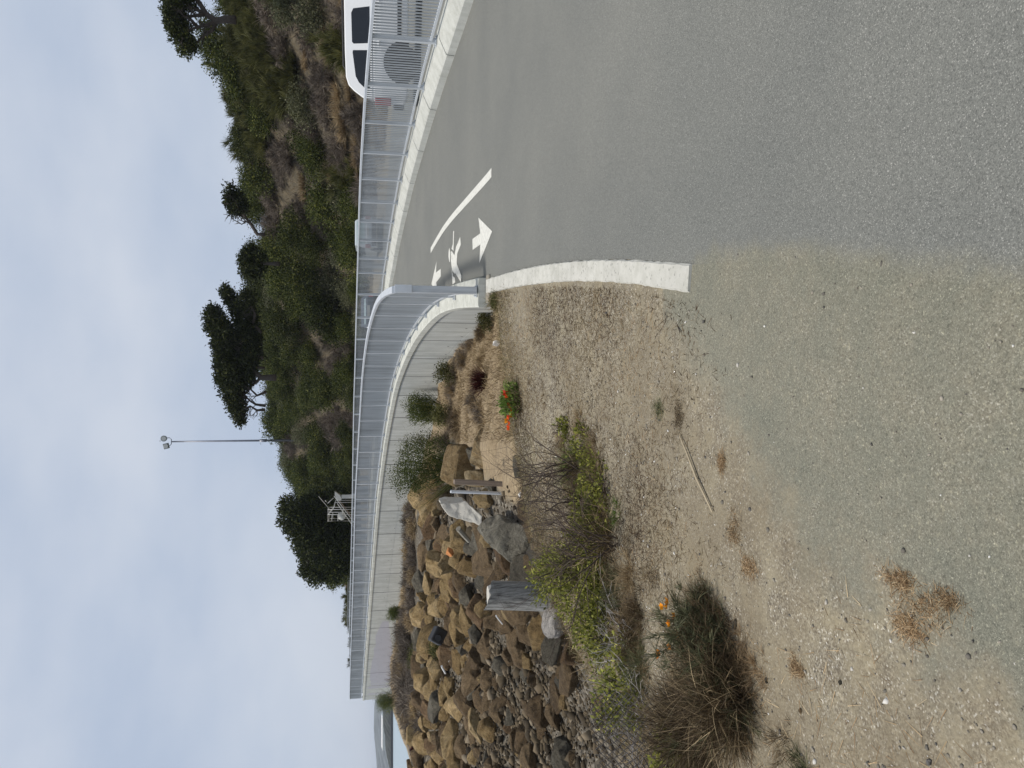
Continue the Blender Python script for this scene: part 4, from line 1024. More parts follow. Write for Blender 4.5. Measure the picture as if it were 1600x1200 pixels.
# ------------------------------------------------------------------ cars
def prof_solid(mb, P, wf, inset=0.0):
    n = len(P); L = [(x, -wf(x, z) + inset, z) for x, z in P]; Rr = [(x, wf(x, z) - inset, z) for x, z in P]
    mb.add(L + Rr, [tuple(range(n)), tuple(range(2 * n - 1, n - 1, -1))] + [(i, n + i, n + (i + 1) % n, (i + 1) % n) for i in range(n)])
def car(name, label, loc, rz, paint, low, green, wins, W, belt, roof, wheels, wr, cat='car', rear=None, tint=None, rack=False):
    o = thing(name, label, cat, loc, rz)
    ins = (W / 2) * .2
    wf = lambda x, z: W / 2 - (max(0, z - belt) / (roof - belt)) * ins - (.035 if z < .5 else 0)
    mb = MB(); prof_solid(mb, low, wf)
    bo = mb.build('body', M[paint], o)
    md = bo.modifiers.new('bevel', 'BEVEL'); md.width = .05; md.segments = 3; md.limit_method = 'ANGLE'; md.angle_limit = math.radians(35)
    mb = MB(); prof_solid(mb, green, wf); gh = mb.build('cabin', M[paint], o)
    md = gh.modifiers.new('bevel', 'BEVEL'); md.width = .028; md.segments = 3; md.limit_method = 'ANGLE'; md.angle_limit = math.radians(25)
    for (P, dark) in wins:
        for s in (-1, 1):
            mb = MB(); n = len(P); V1 = [(x, s * (wf(x, z) + .007), z) for x, z in P]; V0 = [(x, s * (wf(x, z) - .02), z) for x, z in P]
            mb.add(V1 + V0, [tuple(range(n)), tuple(range(2 * n - 1, n - 1, -1))] + [(i, (i + 1) % n, n + (i + 1) % n, n + i) for i in range(n)])
            mb.build('window', M['glassdark' if dark else 'glassblue'], o)
    for xw in wheels:
        for s in (-1, 1):
            mb = MB(); yy = s * (W / 2 + .006)
            arc = [(xw + (wr + .11) * math.cos(a), yy, max(.28, wr + (wr + .11) * math.sin(a))) for a in np.linspace(-.25, PI + .25, 18)]
            inner = [(p[0], s * (W / 2 - .25), p[2]) for p in arc]; n = len(arc)
            mb.add(arc + inner, [tuple(range(n)), tuple(range(2 * n - 1, n - 1, -1))] + [(i, (i + 1) % n, n + (i + 1) % n, n + i) for i in range(n)]); mb.build('wheel_arch', M['black'], o)
            mb = MB(); ys = [s * (W / 2 - .2), s * (W / 2 - .17), s * (W / 2 + .02), s * (W / 2 + .04)]
            mb.tube([(xw, ys[0], wr), (xw, ys[1], wr), (xw, ys[2], wr), (xw, ys[3], wr)], [wr * .92, wr, wr, wr * .93], 24); wo = mb.build('wheel', M['tyre'], o, False)
            mb = MB(); mb.tube([(xw, s * (W / 2 + .041), wr), (xw, s * (W / 2 + .046), wr)], [wr * .6, wr * .56], 20); mb.build('rim', M['rim'], wo)
    for s in (-1, 1):
        z0_, z1_ = rear['light_z']; mb = MB(); mb.bbox((rear['x'] + .06, s * (W / 2 - .075), (z0_ + z1_) / 2), (.2, .18, z1_ - z0_), .02); mb.build('tail_light', M['red'], o)
    x, za, zb_ = rear['glass']; xa, xb = x; n = 4
    V1 = [(xa - .012, -W / 2 + .2, za), (xa - .012, W / 2 - .2, za), (xb - .012, W / 2 - .27, zb_), (xb - .012, -W / 2 + .27, zb_)]
    mb = MB(); mb.add(V1 + [(a + .03, b, c) for a, b, c in V1], [(0, 1, 2, 3), (7, 6, 5, 4)] + [(i, (i + 1) % 4, 4 + (i + 1) % 4, 4 + i) for i in range(4)]); mb.build('rear_window', M[tint or 'glassdark'], o)
    mb = MB(); mb.bbox((rear['x'] - .03, 0, .52), (.16, W - .12, .26), .03); mb.build('rear_bumper', M['black'], o)
    mb = MB(); mb.bbox((rear['x'] - .012, 0, .86), (.02, .5, .13), .004); mb.build('number_plate', M['white'], o)
    if rack:
        for xs in (1.30, 2.29):
            for s in (-1, 1):
                mb = MB(); mb.box((xs, s * (W / 2 + .001), .83), (.012, .008, .62)); mb.build('door_seam', M['black'], o)
                mb = MB(); mb.bbox((xs + .14, s * (W / 2 + .015), 1.02), (.2, .035, .04), .01); mb.build('door_handle', M['carwhite'], o)
        for s in (-1, 1):
            mb = MB(); mb.bbox((2.6, s * (W / 2 + .01), .52), (2.5, .03, .1), .01); mb.build('side_trim', M['black'], o)
        for s in (-1, 1):
            mb = MB(); yy = s * (W / 2 - ins - .06); mb.tube([(.75, yy, roof - .03), (.85, yy, roof + .045), (2.9, yy, roof + .045), (3.0, yy, roof - .02)], .022, 6); mb.build('roof_rail', M['black'], o)
    return o
suvl = [(0.0, .38), (.0, .74), (.06, .95), (.08, 1.18), (3.85, 1.2), (4.9, 1.08), (5.08, .9), (5.1, .4), (4.9, .3), (.2, .3)]
suvg = [(.09, 1.17), (.12, 1.42), (.27, 1.64), (.40, 1.78), (.60, 1.845), (1.2, 1.862), (2.9, 1.86), (3.15, 1.80), (3.95, 1.18)]
sw = [([(.34, 1.25), (.36, 1.38), (.48, 1.52), (.62, 1.60), (1.17, 1.67), (1.22, 1.66), (1.24, 1.25)], True), ([(1.40, 1.25), (1.37, 1.64), (1.41, 1.68), (2.06, 1.69), (2.16, 1.64), (2.22, 1.25)], True), ([(2.38, 1.25), (2.36, 1.66), (3.0, 1.66), (3.25, 1.50), (3.5, 1.25)], False)]
SX = 7.32
car('parked_car', 'large white parked car with dark rear side windows behind the farther fence', (7.46, 20.03, tz(9.5, 19.5)), math.radians(-20), 'carwhite', suvl, suvg, sw, 1.96, 1.17, 1.862, (1.0, 4.1), .40, rear=dict(x=0.0, light_z=(.72, 1.12), glass=((.115, .40), 1.24, 1.66)), rack=True)
vanl = [(0, .35), (0, .9), (.06, 1.0), (3.5, 1.0), (4.4, .85), (4.55, .4), (.2, .28)]
vang = [(.07, .99), (.3, 1.55), (.5, 1.62), (2.5, 1.63), (3.5, .99)]
vw = [([(.45, 1.06), (.5, 1.5), (1.5, 1.52), (1.5, 1.06)], True), ([(1.6, 1.06), (1.6, 1.52), (2.4, 1.5), (3.0, 1.06)], True)]
vx = at(367, 560, 45)[0]
car('parked_car', 'pale silver parked car seen from behind with a pale rear window, below the thicket', (vx, 44.0, tz(vx, 45) + .0), PI / 2, 'carsilver', vanl, vang, vw, 1.8, 1.0, 1.63, (.85, 3.6), .32, rear=dict(x=0.0, light_z=(.7, 1.0), glass=((.09, .30), 1.05, 1.52)), tint='glassblue')
sedg = [(.1, .93), (.28, .95), (.75, 1.24), (1.1, 1.27), (2.3, 1.26), (3.3, .95)]; vw2 = [([(.6, .98), (.85, 1.19), (1.6, 1.21), (1.6, .98)], True), ([(1.7, .98), (1.7, 1.21), (2.3, 1.19), (2.9, .98)], True)]
M['cardark'] = simple('dark_car_paint', (0.10, 0.12, 0.15), 0.25, 0.2, 0.03, 2)
vx = at(487, 570, 37)[0]
car('parked_car', 'distant low dark blue parked car seen through both fences where the rails cross', (vx, 36.5, tz(vx, 38) - .05), PI / 2, 'cardark', vanl, sedg, vw2, 1.7, .9, 1.27, (.85, 3.6), .32, rear=dict(x=0.0, light_z=(.6, .85), glass=((.32, .72), .98, 1.2)), tint='glassblue')
#PART3
# ------------------------------------------------------------------ rocks of the shore slope
M['rock_pale'] = make_rock('pale_ochre_rock', [(0.3, (0.24, 0.16, 0.075)), (0.46, (0.42, 0.31, 0.17)), (0.6, (0.56, 0.46, 0.30)), (0.78, (0.64, 0.56, 0.42))])
RK = {'rock_tan': 'ochre', 'rock_brown': 'brown', 'rock_grey': 'grey', 'rock_rust': 'rust coloured'}
RP_ = {}
for mi, mt in enumerate(list(RK) + ['rock_pale']):
    RP_[mt] = []
    for k in range(5):
        o = lump('boulder', M[mt], (1, .82, .66), 900 + mi * 10 + k, cuts=18, sub=5 if k < 2 else 4, amp=.05); RP_[mt].append(o.data); bpy.data.objects.remove(o)
def boulder(mt, k, loc, s, rot, label, group=None, name='boulder'):
    o = bpy.data.objects.new(name, RP_[mt][k]); COL.objects.link(o)
    o.location = loc; o.scale = s; o.rotation_euler = rot
    return tag(o, label, 'rock', group)
def rock_at(y, v, ry, rv, mt, k, label, rot=(0, 0, 0), depth=None, deep=1.0):
    Y = depth or on_ground(y, v + rv * .75, 4)[1]
    c = at(y, v, Y); s = Y / F_PX
    m = ry * s; return boulder(mt, k, c, (m * 1.12, m * deep, rv * s * 1.55), rot, label)
big = []
rock_at(693, 762, 42, 36, 'rock_pale', 0, 'largest ochre boulder in front of the wall at the head of the rock slope', (0, .1, .3), 14.2)
rock_at(726, 713, 40, 36, 'rock_pale', 1, 'pale pointed ochre boulder left of and behind the largest ochre boulder', (.2, -.35, 1.2), 15.6)
rock_at(712, 742, 20, 18, 'rock_grey', 2, 'small grey green stone wedged between the two large ochre boulders', (.2, .4, 1.2), 14.6)
rock_at(778, 757, 21, 22, 'rock_tan', 3, 'rounded ochre boulder behind the bare twigs beside the brown plank post', (.1, .2, 2.2), 13.2)
rock_at(760, 768, 14, 10, 'rock_grey', 2, 'small grey stone at the foot of the brown plank post', (0, 0, 1), 12.6)
rock_at(952, 756, 24, 17, 'rock_tan', 4, 'ochre rounded boulder lying left of the thick grey wooden post', (.3, .1, 2), 11.5)
rock_at(1020, 897, 30, 24, 'rock_rust', 0, 'rust coloured split boulder at the top edge of the stony beach', (.2, .5, .6), 7.6)
rock_at(1015, 862, 26, 15, 'rock_grey', 1, 'grey flat rock leaning behind the rust coloured split boulder', (.9, .3, .6), 8.6)
o = lump('boulder', M['rock_white'], (.20, .13, .125), 77, 'lumpy white rock at the edge of the yellow green shrub', 'rock', cuts=5, sub=4, amp=.2); o.location = at(967, 868, 7.4); o.rotation_euler = (0, .35, .2)
o = lump('broken_slab', M['rock_tan'], (.16, .1, .055), 78, 'flat beige stone lying among the dry stems by the orange poppies', 'rock', cuts=9, sub=3, amp=.06); o.location = at(990, 1012, 4.95); o.rotation_euler = (0, .15, .5)
M['slabrock'] = make_rock('cracked_slab', [(0.3, (0.17, 0.155, 0.12)), (0.48, (0.29, 0.27, 0.22)), (0.66, (0.40, 0.38, 0.32)), (0.8, (0.47, 0.45, 0.4))])
def slab(name, mt, pts, D, depth, label, tilt=.25):
    """broken concrete slab: an outline with real thickness"""
    P = [Vector(at(y, v, D)) for y, v in pts]; c = sum(P, Vector()) / len(P)
    mb = MB(); n = len(P); F_ = [p - c + Vector((0, -(p.z - c.z) * tilt * -1, 0)) for p in P]; Bk = [f * .93 + Vector((.03, depth, .05)) for f in F_]
    mb.add(F_ + Bk, [tuple(range(n)), tuple(range(2 * n - 1, n - 1, -1))] + [(i, (i + 1) % n, n + (i + 1) % n, n + i) for i in range(n)])
    o = mb.build(name, M[mt]); o.location = c
    import bmesh; bm = bmesh.new(); bm.from_mesh(o.data); bmesh.ops.triangulate(bm, faces=bm.faces); bmesh.ops.subdivide_edges(bm, edges=bm.edges, cuts=5, use_grid_fill=True)
    from mathutils import noise as mn
    for q in bm.verts: q.co += mn.noise_vector(q.co * 3 + c) * .045 + mn.noise_vector(q.co * 11) * .018
    bm.to_mesh(o.data); bm.free()
    md = o.modifiers.new('bevel', 'BEVEL'); md.width = .02; md.segments = 2
    return tag(o, label, 'slab')
slab('broken_slab', 'slab2', [(788, 690), (783, 727), (805, 752), (822, 754), (816, 738), (812, 716), (806, 704)], 13.4, .55, 'pale broken concrete slab propped on the rocks left of the brown plank post')
slab('broken_slab', 'slabrock', [(843, 758), (813, 791), (822, 818), (868, 838), (897, 842), (898, 822), (876, 793), (858, 768)], 10.6, .7, 'big grey broken concrete slab behind bare twigs beside the thick grey post')
for y, v, ry, rv, k, lab in [(745, 742, 22, 22, 2, 'pale ochre rock filling the gap left of the largest ochre boulder'), (665, 785, 16, 14, 3, 'low pale ochre rock at the right foot of the largest ochre boulder')]:
    rock_at(y, v, ry, rv, 'rock_pale', k, lab, (.3, .2, k), 14.4)
# scattered boulders
rg = np.random.default_rng(21)
cand = np.stack([rg.uniform(-27, 1.0, 26000), rg.uniform(7.0, 58, 26000)], 1)
cz = terrain(cand[:, 0], cand[:, 1]); dL, _ = LC.sd(cand[:, 0], cand[:, 1])
iy, iv = proj(cand[:, 0], cand[:, 1], cz)
de = poly_dist(cand[:, 0], cand[:, 1], EDGE); ins = in_poly(cand[:, 0], cand[:, 1], EDGE)
ok = (dL > 2.0) & (~ins) & (de > .35) & (iy > 700) & (iy < 1235) & (iv > 628) & (iv < 905)
cells = []; nrk = {k: 0 for k in RK}; tot = 0
order = np.where(ok)[0]
for i in order:
    if tot >= 282: break
    x, y = cand[i]; z = cz[i]
    beach = z < -2.75 and iy[i] > 985 and iv[i] > 755
    r = min(.8, .26 + .0128 * y) * R_.uniform(.55, 1.3)
    if beach:
        if R_.random() > .22: continue
        r *= .75
    if any((x - a) ** 2 + (y - b) ** 2 < (r * .78 + c * .78) ** 2 for a, b, c in cells): continue
    if (635 < iy[i] < 830 and iv[i] < 835 and iv[i] > 690) or iv[i] < (662 if iy[i] < 1075 else 652): continue
    u = R_.random()
    top = iv[i] < 745 + (1000 - iy[i]) * .1
    if top: mt = 'rock_tan' if u < .58 else ('rock_brown' if u < .88 else ('rock_grey' if u < .96 else 'rock_rust'))
    else: mt = 'rock_brown' if u < .66 else ('rock_grey' if u < .84 else ('rock_tan' if u < .96 else 'rock_rust'))
    cells.append((x, y, r)); nrk[mt] += 1; tot += 1
    where = 'stony beach' if beach else 'rock slope'
    boulder(mt, R_.randrange(5), (x, y, z + r * .22), (r * R_.uniform(.95, 1.35), r * R_.uniform(.85, 1.2), r * R_.uniform(.85, 1.25)), (R_.uniform(-.5, .5), R_.uniform(-.5, .5), R_.uniform(0, 6.28)),
            '%s rough boulder among many like it on the %s' % (RK[mt], where), '%s boulders on the %s' % (RK[mt], where))
print('boulders', nrk)
# small stones of the beach and between the boulders
def stones(name, pos, size, mt, seed, label, cat='stones'):
    import bmesh
    rg = np.random.default_rng(seed); bm = bmesh.new(); bmesh.ops.create_icosphere(bm, subdivisions=1, radius=1); bm.verts.ensure_lookup_table()
    bv = np.array([q.co[:] for q in bm.verts]); bf = np.array([[q.index for q in f.verts] for f in bm.faces]); bm.free()
    n = len(pos); k = len(bv)
    V = bv[None] * (1 + rg.uniform(-.36, .36, (n, k, 1)))
    V = V * np.stack([rg.uniform(.8, 1.5, n), rg.uniform(.6, 1.1, n), rg.uniform(.35, .8, n)], 1)[:, None] * size[:, None, None]
    a = rg.uniform(0, 2 * PI, n); b_ = rg.normal(0, .5, n)
    c, s = np.cos(b_)[:, None], np.sin(b_)[:, None]; V = np.stack([V[..., 0] * c - V[..., 2] * s, V[..., 1], V[..., 0] * s + V[..., 2] * c], -1)
    c, s = np.cos(a)[:, None], np.sin(a)[:, None]; V = np.stack([V[..., 0] * c - V[..., 1] * s, V[..., 0] * s + V[..., 1] * c, V[..., 2]], -1)
    V = V + pos[:, None]; F = (bf[None] + (np.arange(n) * k)[:, None, None]).reshape(-1, 3)
    o = mesh_np(name, V.reshape(-1, 3), F, mt, rnd=np.repeat(rg.uniform(0, 1, n), k)); tag(o, label, cat); o['kind'] = 'stuff'
    return o
rg = np.random.default_rng(22)
c = np.stack([rg.uniform(-16, -1.5, 46000), rg.uniform(6.2, 30, 46000)], 1); z = terrain(c[:, 0], c[:, 1]); y_, v_ = proj(c[:, 0], c[:, 1], z)
ins = in_poly(c[:, 0], c[:, 1], EDGE); dl, _ = LC.sd(c[:, 0], c[:, 1])
k = (~ins) & (dl > 2) & (y_ > 760) & (y_ < 1240) & (v_ > 680) & (v_ < 985); k &= (rg.uniform(0, 1, len(c)) < np.where((z < -2.6), 1, .28))
c = c[k]; z = z[k]; sz = np.exp(rg.normal(math.log(.034), .62, len(c))) * (.7 + .025 * c[:, 1]); sz = np.clip(sz, .012, .24) * (.55 + .45 * sstep(8, 18, c[:, 1]))
stones('beach_stones', np.stack([c[:, 0], c[:, 1], z + sz * .2], 1), sz, M['stones'], 23, 'mixed brown and grey loose stones covering the small beach', 'stones')
# pebbles on the gravel shoulder and the dusty asphalt
rg = np.random.default_rng(24)
c = np.stack([rg.uniform(-3.0, 1.6, 9000), rg.uniform(1.4, 9.6, 9000)], 1); ins = in_poly(c[:, 0], c[:, 1], EDGE)
k = ins & (c[:, 0] < left_x(c[:, 1]) + .05) & (rg.uniform(0, 1, len(c)) < np.where((c[:, 1] < 3.6) & (c[:, 0] > -.7 + .0 * c[:, 1]), .25, 1)) & ~((c[:, 1] > 3.7) & (c[:, 0] > left_x(c[:, 1]) - .24)); c = c[k]
sz = np.clip(np.exp(rg.normal(math.log(.0042), .45, len(c))), .002, .011); z = terrain(c[:, 0], c[:, 1])
stones('gravel', np.stack([c[:, 0], c[:, 1], z + sz * .2], 1), sz, M['pebble'], 25, 'loose pebbles scattered over the dry gravel shoulder beside the path', 'gravel')

# ------------------------------------------------------------------ debris and posts
rg = np.random.default_rng(63)
c = np.stack([rg.uniform(-3, 1.2, 14000), rg.uniform(1.6, 9.6, 14000)], 1); ins = in_poly(c[:, 0], c[:, 1], EDGE)
k = ins & (c[:, 0] < left_x(c[:, 1]) - .25) & (rg.uniform(0, 1, len(c)) < .25 + .9 * vnoise(c[:, 0], c[:, 1], 1.3, 64)); k &= ~((c[:, 1] < 4) & (c[:, 0] > -.75)); c = c[k]
dd = rdir(len(c), rg); dd[:, 2] = np.abs(dd[:, 2]) * .12
v, f, r = blades(np.stack([c[:, 0], c[:, 1], terrain(c[:, 0], c[:, 1]) + .004], 1), dd, rg.uniform(.02, .11, len(c)), .0028, .06, 2, rg)
o = mesh_np('straw_litter', v, f, M['straw'], rnd=r); tag(o, 'broken straw bits lying flat over the gravel shoulder', 'straw'); o['kind'] = 'stuff'
pl = on_ground(930, 862, 4); c0 = Vector(at(934, 866, 7.5)); c1 = Vector(at(931, 764, 7.62))
wp = thing('wooden_post', 'thick weathered grey wooden post leaning at the top of the rock slope', 'post', c0 - Vector((0, 0, .5)))
mb = MB(); n = 20; ax = c1 - c0; rgp = random.Random(5); prof = [1 + .05 * math.sin(3 * a) + .03 * rgp.uniform(-1, 1) for a in np.linspace(0, 6.28, n)]
rows = []
for t in (-.6, 0, .3, .6, .9, 1.0): rows.append((t, .146))
for t, r in rows:
    p = ax * t + Vector((0, 0, .5))
    for kk in range(n):
        a = 2 * PI * kk / n; mb.v.append((p.x + r * prof[kk] * math.cos(a), p.y + r * prof[kk] * math.sin(a), p.z + (0 if t < 1 else .045 * math.cos(a * 1.0 + 2.6) + .02 * rgp.uniform(-1, 1))))
for i in range(len(rows) - 1):
    for kk in range(n): mb.f.append((i * n + kk, i * n + (kk + 1) % n, (i + 1) * n + (kk + 1) % n, (i + 1) * n + kk))
mb.f.append(tuple((len(rows) - 1) * n + kk for kk in range(n)))
mb.build('timber', M['wood'], wp)
mb = MB(); e = ax + Vector((0, 0, .5)); mb.tube([(e.x, e.y, e.z - .03), (e.x, e.y, e.z + .012)], [.12, .10], 12); mb.build('worn_top', M['slab2'], wp)
D = 11.6
c0 = Vector(at(757, 800, D)); c1 = Vector(at(753, 719, D)); mb = MB(); d = c1 - c0; mb.bbox((0, 0, d.length / 2 - .1), (.145, .07, d.length + .4), .008); o = mb.build('plank_post', M['wood2']); o.location = c0
o.rotation_euler = d.to_track_quat('Z', 'Y').to_euler(); tag(o, 'brown plank post standing behind bare twigs beside the big boulders', 'post')
D = 11.9
c0 = Vector(at(771, 790, D)); c1 = Vector(at(768, 705, D)); mb = MB(); d = c1 - c0; mb.tube([(0, 0, -.3), (0, 0, d.length)], .026, 10); mb.tube([(0, 0, d.length), (0, 0, d.length + .015)], [.03, .02], 10); o = mb.build('metal_stake', M['rail']); o.location = c0
o.rotation_euler = d.to_track_quat('Z', 'Y').to_euler(); tag(o, 'slim pale metal stake just left of the brown plank post', 'stake')
def rod(name, a, b, D, r, mt, label, cat, n=8):
    p, q = Vector(at(*a, D)), Vector(at(*b, D + .25)); mb = MB(); mb.tube([(0, 0, 0), (q - p) * .5, q - p], [r, r, r * .9], n); o = mb.build(name, M[mt]); o.location = p; return tag(o, label, cat)
rod('pipe', (826, 716), (845, 733), 14.2, .055, 'slab', 'short grey pipe stuck between the rocks below the pale slab', 'pipe')
o = lump('brick', M['orange'], (.17, .1, .09), 80, 'orange broken brick wedged in the rocks beside the short grey pipe', 'brick', cuts=12, sub=3, amp=.04); o.location = at(866, 703, 16.5)
mb = MB(); mb.bbox((0, 0, 0), (.5, .4, .42), .05, .4, (.3, .5, 0)); mb.tube([(.0, -.21, 0), (0, -.25, 0)], [.12, .1], 10); o = mb.build('plastic_crate', M['black']); o.location = at(993, 684, 24); tag(o, 'black plastic box lying on the upper rock slope', 'box')
rod('white_stick', (1041, 690), (1052, 696), 24, .035, 'litter', 'white stick lying on the rocks below the black plastic box', 'stick')
rod('white_stick', (962, 775), (975, 785), 11.0, .012, 'litter', 'thin white rod lying across the brown rocks left of the thick post', 'stick')
for (y, v, s, lab) in [(1034, 704, .16, 'larger white litter scrap on the rocks below the black box'), (1062, 703, .12, 'white litter scrap farther left among dark stones on the slope'), (772, 812, .05, 'small white scrap caught under the bare twigs')]:
    D = on_ground(y, v, 5)[1]
    o = lump('litter', M['litter'], (s, s * .7, s * .5), int(y), lab, 'litter', cuts=8, sub=2, amp=.2); o.location = at(y, v, D - .3)
x, y, z = on_ground(538, 781, 8)
o = lump('litter', M['litter'], (.085, .05, .10), 5, 'white paper scrap lying on the dry grass hollow near the wall', 'litter', cuts=8, sub=3, amp=.25); o.location = (x, y, z + .04)
# flat stick on the gravel
a = on_ground(680, 1067, 2); b_ = on_ground(800, 1118, 2)
mb = MB(); A_ = Vector(a); B_ = Vector(b_); d = B_ - A_
mb.tube([(0, 0, .012), d * .25 + Vector((.008, 0, .016)), d * .55 + Vector((-.01, 0, .014)), d + Vector((0, 0, .01))], [.003, .005, .007, .004], 7)
o = mb.build('stick', M['straw'] if False else M['wood2']); o.location = A_; o.data.materials[0] = simple('pale_stick', (0.42, 0.35, 0.24), .9, 0, .2, 8); tag(o, 'pale straight stick lying on the gravel at the asphalt edge', 'stick')
mb = MB(); twigs(mb, Vector((0, 0, .01)), Vector((.6, .6, .02)), .22, .004, 1, random.Random(3), .5, .5); o = mb.build('twig', M['twig']); o.location = on_ground(518, 1067, 2); tag(o, 'tiny dark twig lying just left of the white kerb end', 'twig')
for (y, v, s, mt, lab) in [(1062, 1210, .016, 'rock_grey', 'dark pebble standing alone near the brown grass mound'), (1066, 1326, .012, 'rock_grey', 'small grey stone alone on open gravel'), (1110, 1259, .012, 'rock_brown', 'small brown stone on gravel below the brown grass mound'), (1190, 1460, .014, 'rock_white', 'white stone at the very lower left of the gravel'), (975, 1163, .03, 'rock_grey', 'flat bluish stone by the golden grass beside the poppies')]:
    o = lump('stone', M[mt], (s, s * .8, s * .6), int(v), lab, 'stone', cuts=8, sub=3, amp=.1); p = on_ground(y, v, 1.5); o.location = (p[0], p[1], p[2] + s * .3)

# ------------------------------------------------------------------ torn chain-link mesh over the bank
c00, c10, c01 = Vector(at(1078, 928, 5.15)), Vector(at(1235, 935, 4.85)), Vector(at(1088, 1048, 3.95))
U, Vv = c10 - c00, c01 - c00
def sheet(u, v): return U * u + Vv * v + Vector((0, 0, .035 * math.sin(u * 5 + v * 3) - .05 * math.sin(PI * v) * (.6 + .4 * math.sin(u * 4))))
mb = MB(); nu, nv = 15, 12
for i in range(nu + nv):
    for s in (1, -1):
        line = []
        for j in range(nv + 1):
            uu = (i - nv + j) / nu if s == 1 else (i - j) / nu
            if 0 <= uu <= 1: line.append(sheet(uu + .012 * (j % 2), j / nv))
        if len(line) > 2: mb.tube(line, .0034, 4, False)
o = mb.build('chain_link_mesh', M['wire']); o.location = c00; tag(o, 'torn rusty chain-link mesh sagging over the bank beside the brown grass', 'mesh')
for (y, v, D, s, lab) in [(1150, 985, 5.35, .15, 'pale rock under the torn chain-link mesh'), (1168, 1012, 5.15, .12, 'smaller white rock under the lower chain-link mesh'), (1105, 945, 5.9, .15, 'brown grey rock behind the upper chain-link mesh')]:
    o = lump('boulder', M['rock_white' if s < .14 else 'rock_brown'], (s, s * .8, s * .7), int(y), lab, 'rock', cuts=10, sub=3, amp=.1); o.location = at(y, v, D)

# ------------------------------------------------------------------ plants near the wall and in the hollow
def on_low(y, v): return on_ground(y, v, 9.7 if y < 700 else 6, 70)
def plant(o, y, v, label, cat, back=0.0, s=1.0, group=None, name=None):
    p = on_low(y, v); o.location = (p[0], p[1] + back, tz(p[0], p[1] + back) - .03); o.scale = (s,) * 3; o.rotation_euler = (0, 0, R_.uniform(0, 6)); tag(o, label, cat, group); return o
def plant_px(y, v, hpx, wpx, kind, label, seed, cat='shrub', base=None, extra=None):
    p = on_low(y, v) if base is None else base
    s = p[1] / F_PX; H, W_ = hpx * s, wpx * s / 2
    o = thing(kind, label, cat, (p[0], p[1], p[2] - .04))
    rg = np.random.default_rng(seed)
    if kind == 'broom_bush':
        bl = [(rg.uniform(-.55, .55) * W_, rg.uniform(-.4, .4) * W_, H * rg.uniform(.2, .74), W_ * rg.uniform(.35, .6), W_ * .5, H * rg.uniform(.16, .28)) for _ in range(12)]
        shrub_mesh('foliage', M['broom'], bl, 1000, 9, .05, .09, seed, True, o, .6)
        upright_mesh('stems', M['broom'], 260, W_ * .8, H * 1.02, .012, seed + 1, .75, .15, True, o, .4)
    elif kind == 'dry_bush':
        spray_mesh('stems', M['dead'] if seed % 3 else M['brown'], 60, 30, W_ * 1.15, H * .6, H * .45, .0075, seed, True, o, .7, .5, (rg.uniform(-.4, .4), 0, 0), .25, .05)
        spray_mesh('stalks', M['tan'], 34, 22, W_ * 1.3, H * .45, H * .5, .008, seed + 1, True, o, .5, .8, (rg.uniform(-.4, .4), 0, 0), .3, .05)
    elif kind == 'grass_tuft':
        spray_mesh('blades', M['tan'], 46, 24, W_ * 1.3, H * .4, H * .5, .008, seed, True, o, .5, .8, (.2, 0, 0), .3, .05)
    elif kind == 'olive_bush':
        bl = [(rg.uniform(-.5, .5) * W_, rg.uniform(-.4, .4) * W_, H * rg.uniform(.25, .65), W_ * .5, W_ * .5, H * .28) for _ in range(6)]
        shrub_mesh('foliage', M['leaf_olive'], bl, 300, 8, min(.06, .0022 * p[1]), .09 if p[1] > 20 else .04, seed, True, o, .4)
        spray_mesh('stems', M['dead'], 40, 24, W_ * 1.2, H * .5, H * .45, .007, seed, True, o, .6, .6, (0, 0, 0), .25, .05)
    return o
plant_px(735, 712, 114, 100, 'broom_bush', 'largest fine-leaved green bush reaching up to the wall coping', 41)
plant_px(640, 690, 62, 50, 'broom_bush', 'small fine-leaved green bush against the wall right of the largest bush', 42)
plant_px(692, 700, 85, 40, 'olive_bush', 'brownish olive bush just right of the largest green bush', 43)
plant_px(774, 705, 70, 24, 'dry_bush', 'dark bare bush on the left flank of the largest green bush', 44)
W3 = [(502, 772, 34, 34, 'olive_bush', 'olive brown bush tucked under the near end of the wall'), (520, 752, 30, 34, 'dry_bush', 'brown dry bush second along the foot of the wall'), (540, 735, 32, 36, 'dry_bush', 'pale brown dry bush third along the foot of the wall'),
      (560, 722, 34, 38, 'dry_bush', 'brown dry bush beside a dark stalk at the foot of the wall'), (582, 712, 36, 36, 'olive_bush', 'dark olive bush at the wall below the small green bush'), (606, 705, 34, 40, 'dry_bush', 'tall dry bush right of the small green bush'),
      (590, 745, 30, 40, 'grass_tuft', 'tan grass tuft in the hollow behind the dark red plant'), (566, 752, 30, 40, 'grass_tuft', 'tan grass tuft in the hollow right of the dark red plant'), (625, 742, 40, 48, 'dry_bush', 'wide dark dry bush in the hollow left of the dark red plant'),
      (648, 752, 36, 40, 'dry_bush', 'dark dry bush touching the largest ochre boulder'), (665, 716, 40, 44, 'dry_bush', 'pinkish brown dry bush behind the largest ochre boulder'), (652, 705, 34, 40, 'olive_bush', 'low olive bush between small and largest green bushes'),
      (500, 792, 24, 30, 'dry_bush', 'dry stems beside the dirty block at the wall end'), (516, 800, 18, 34, 'olive_bush', 'low olive bush at the lip of the gravel near the wall end'), (472, 786, 12, 24, 'dry_bush', 'small dark dry bush at the far end of the white kerb'), (470, 800, 12, 18, 'olive_bush', 'tiny olive weed on the gravel by the far kerb end'),
      (530, 790, 20, 34, 'dry_bush', 'dry bush beside the white paper scrap')]
for i, (y, v, hp, wp_, kd, lab) in enumerate(W3): plant_px(y, v, hp, wp_, kd, lab, 50 + i)
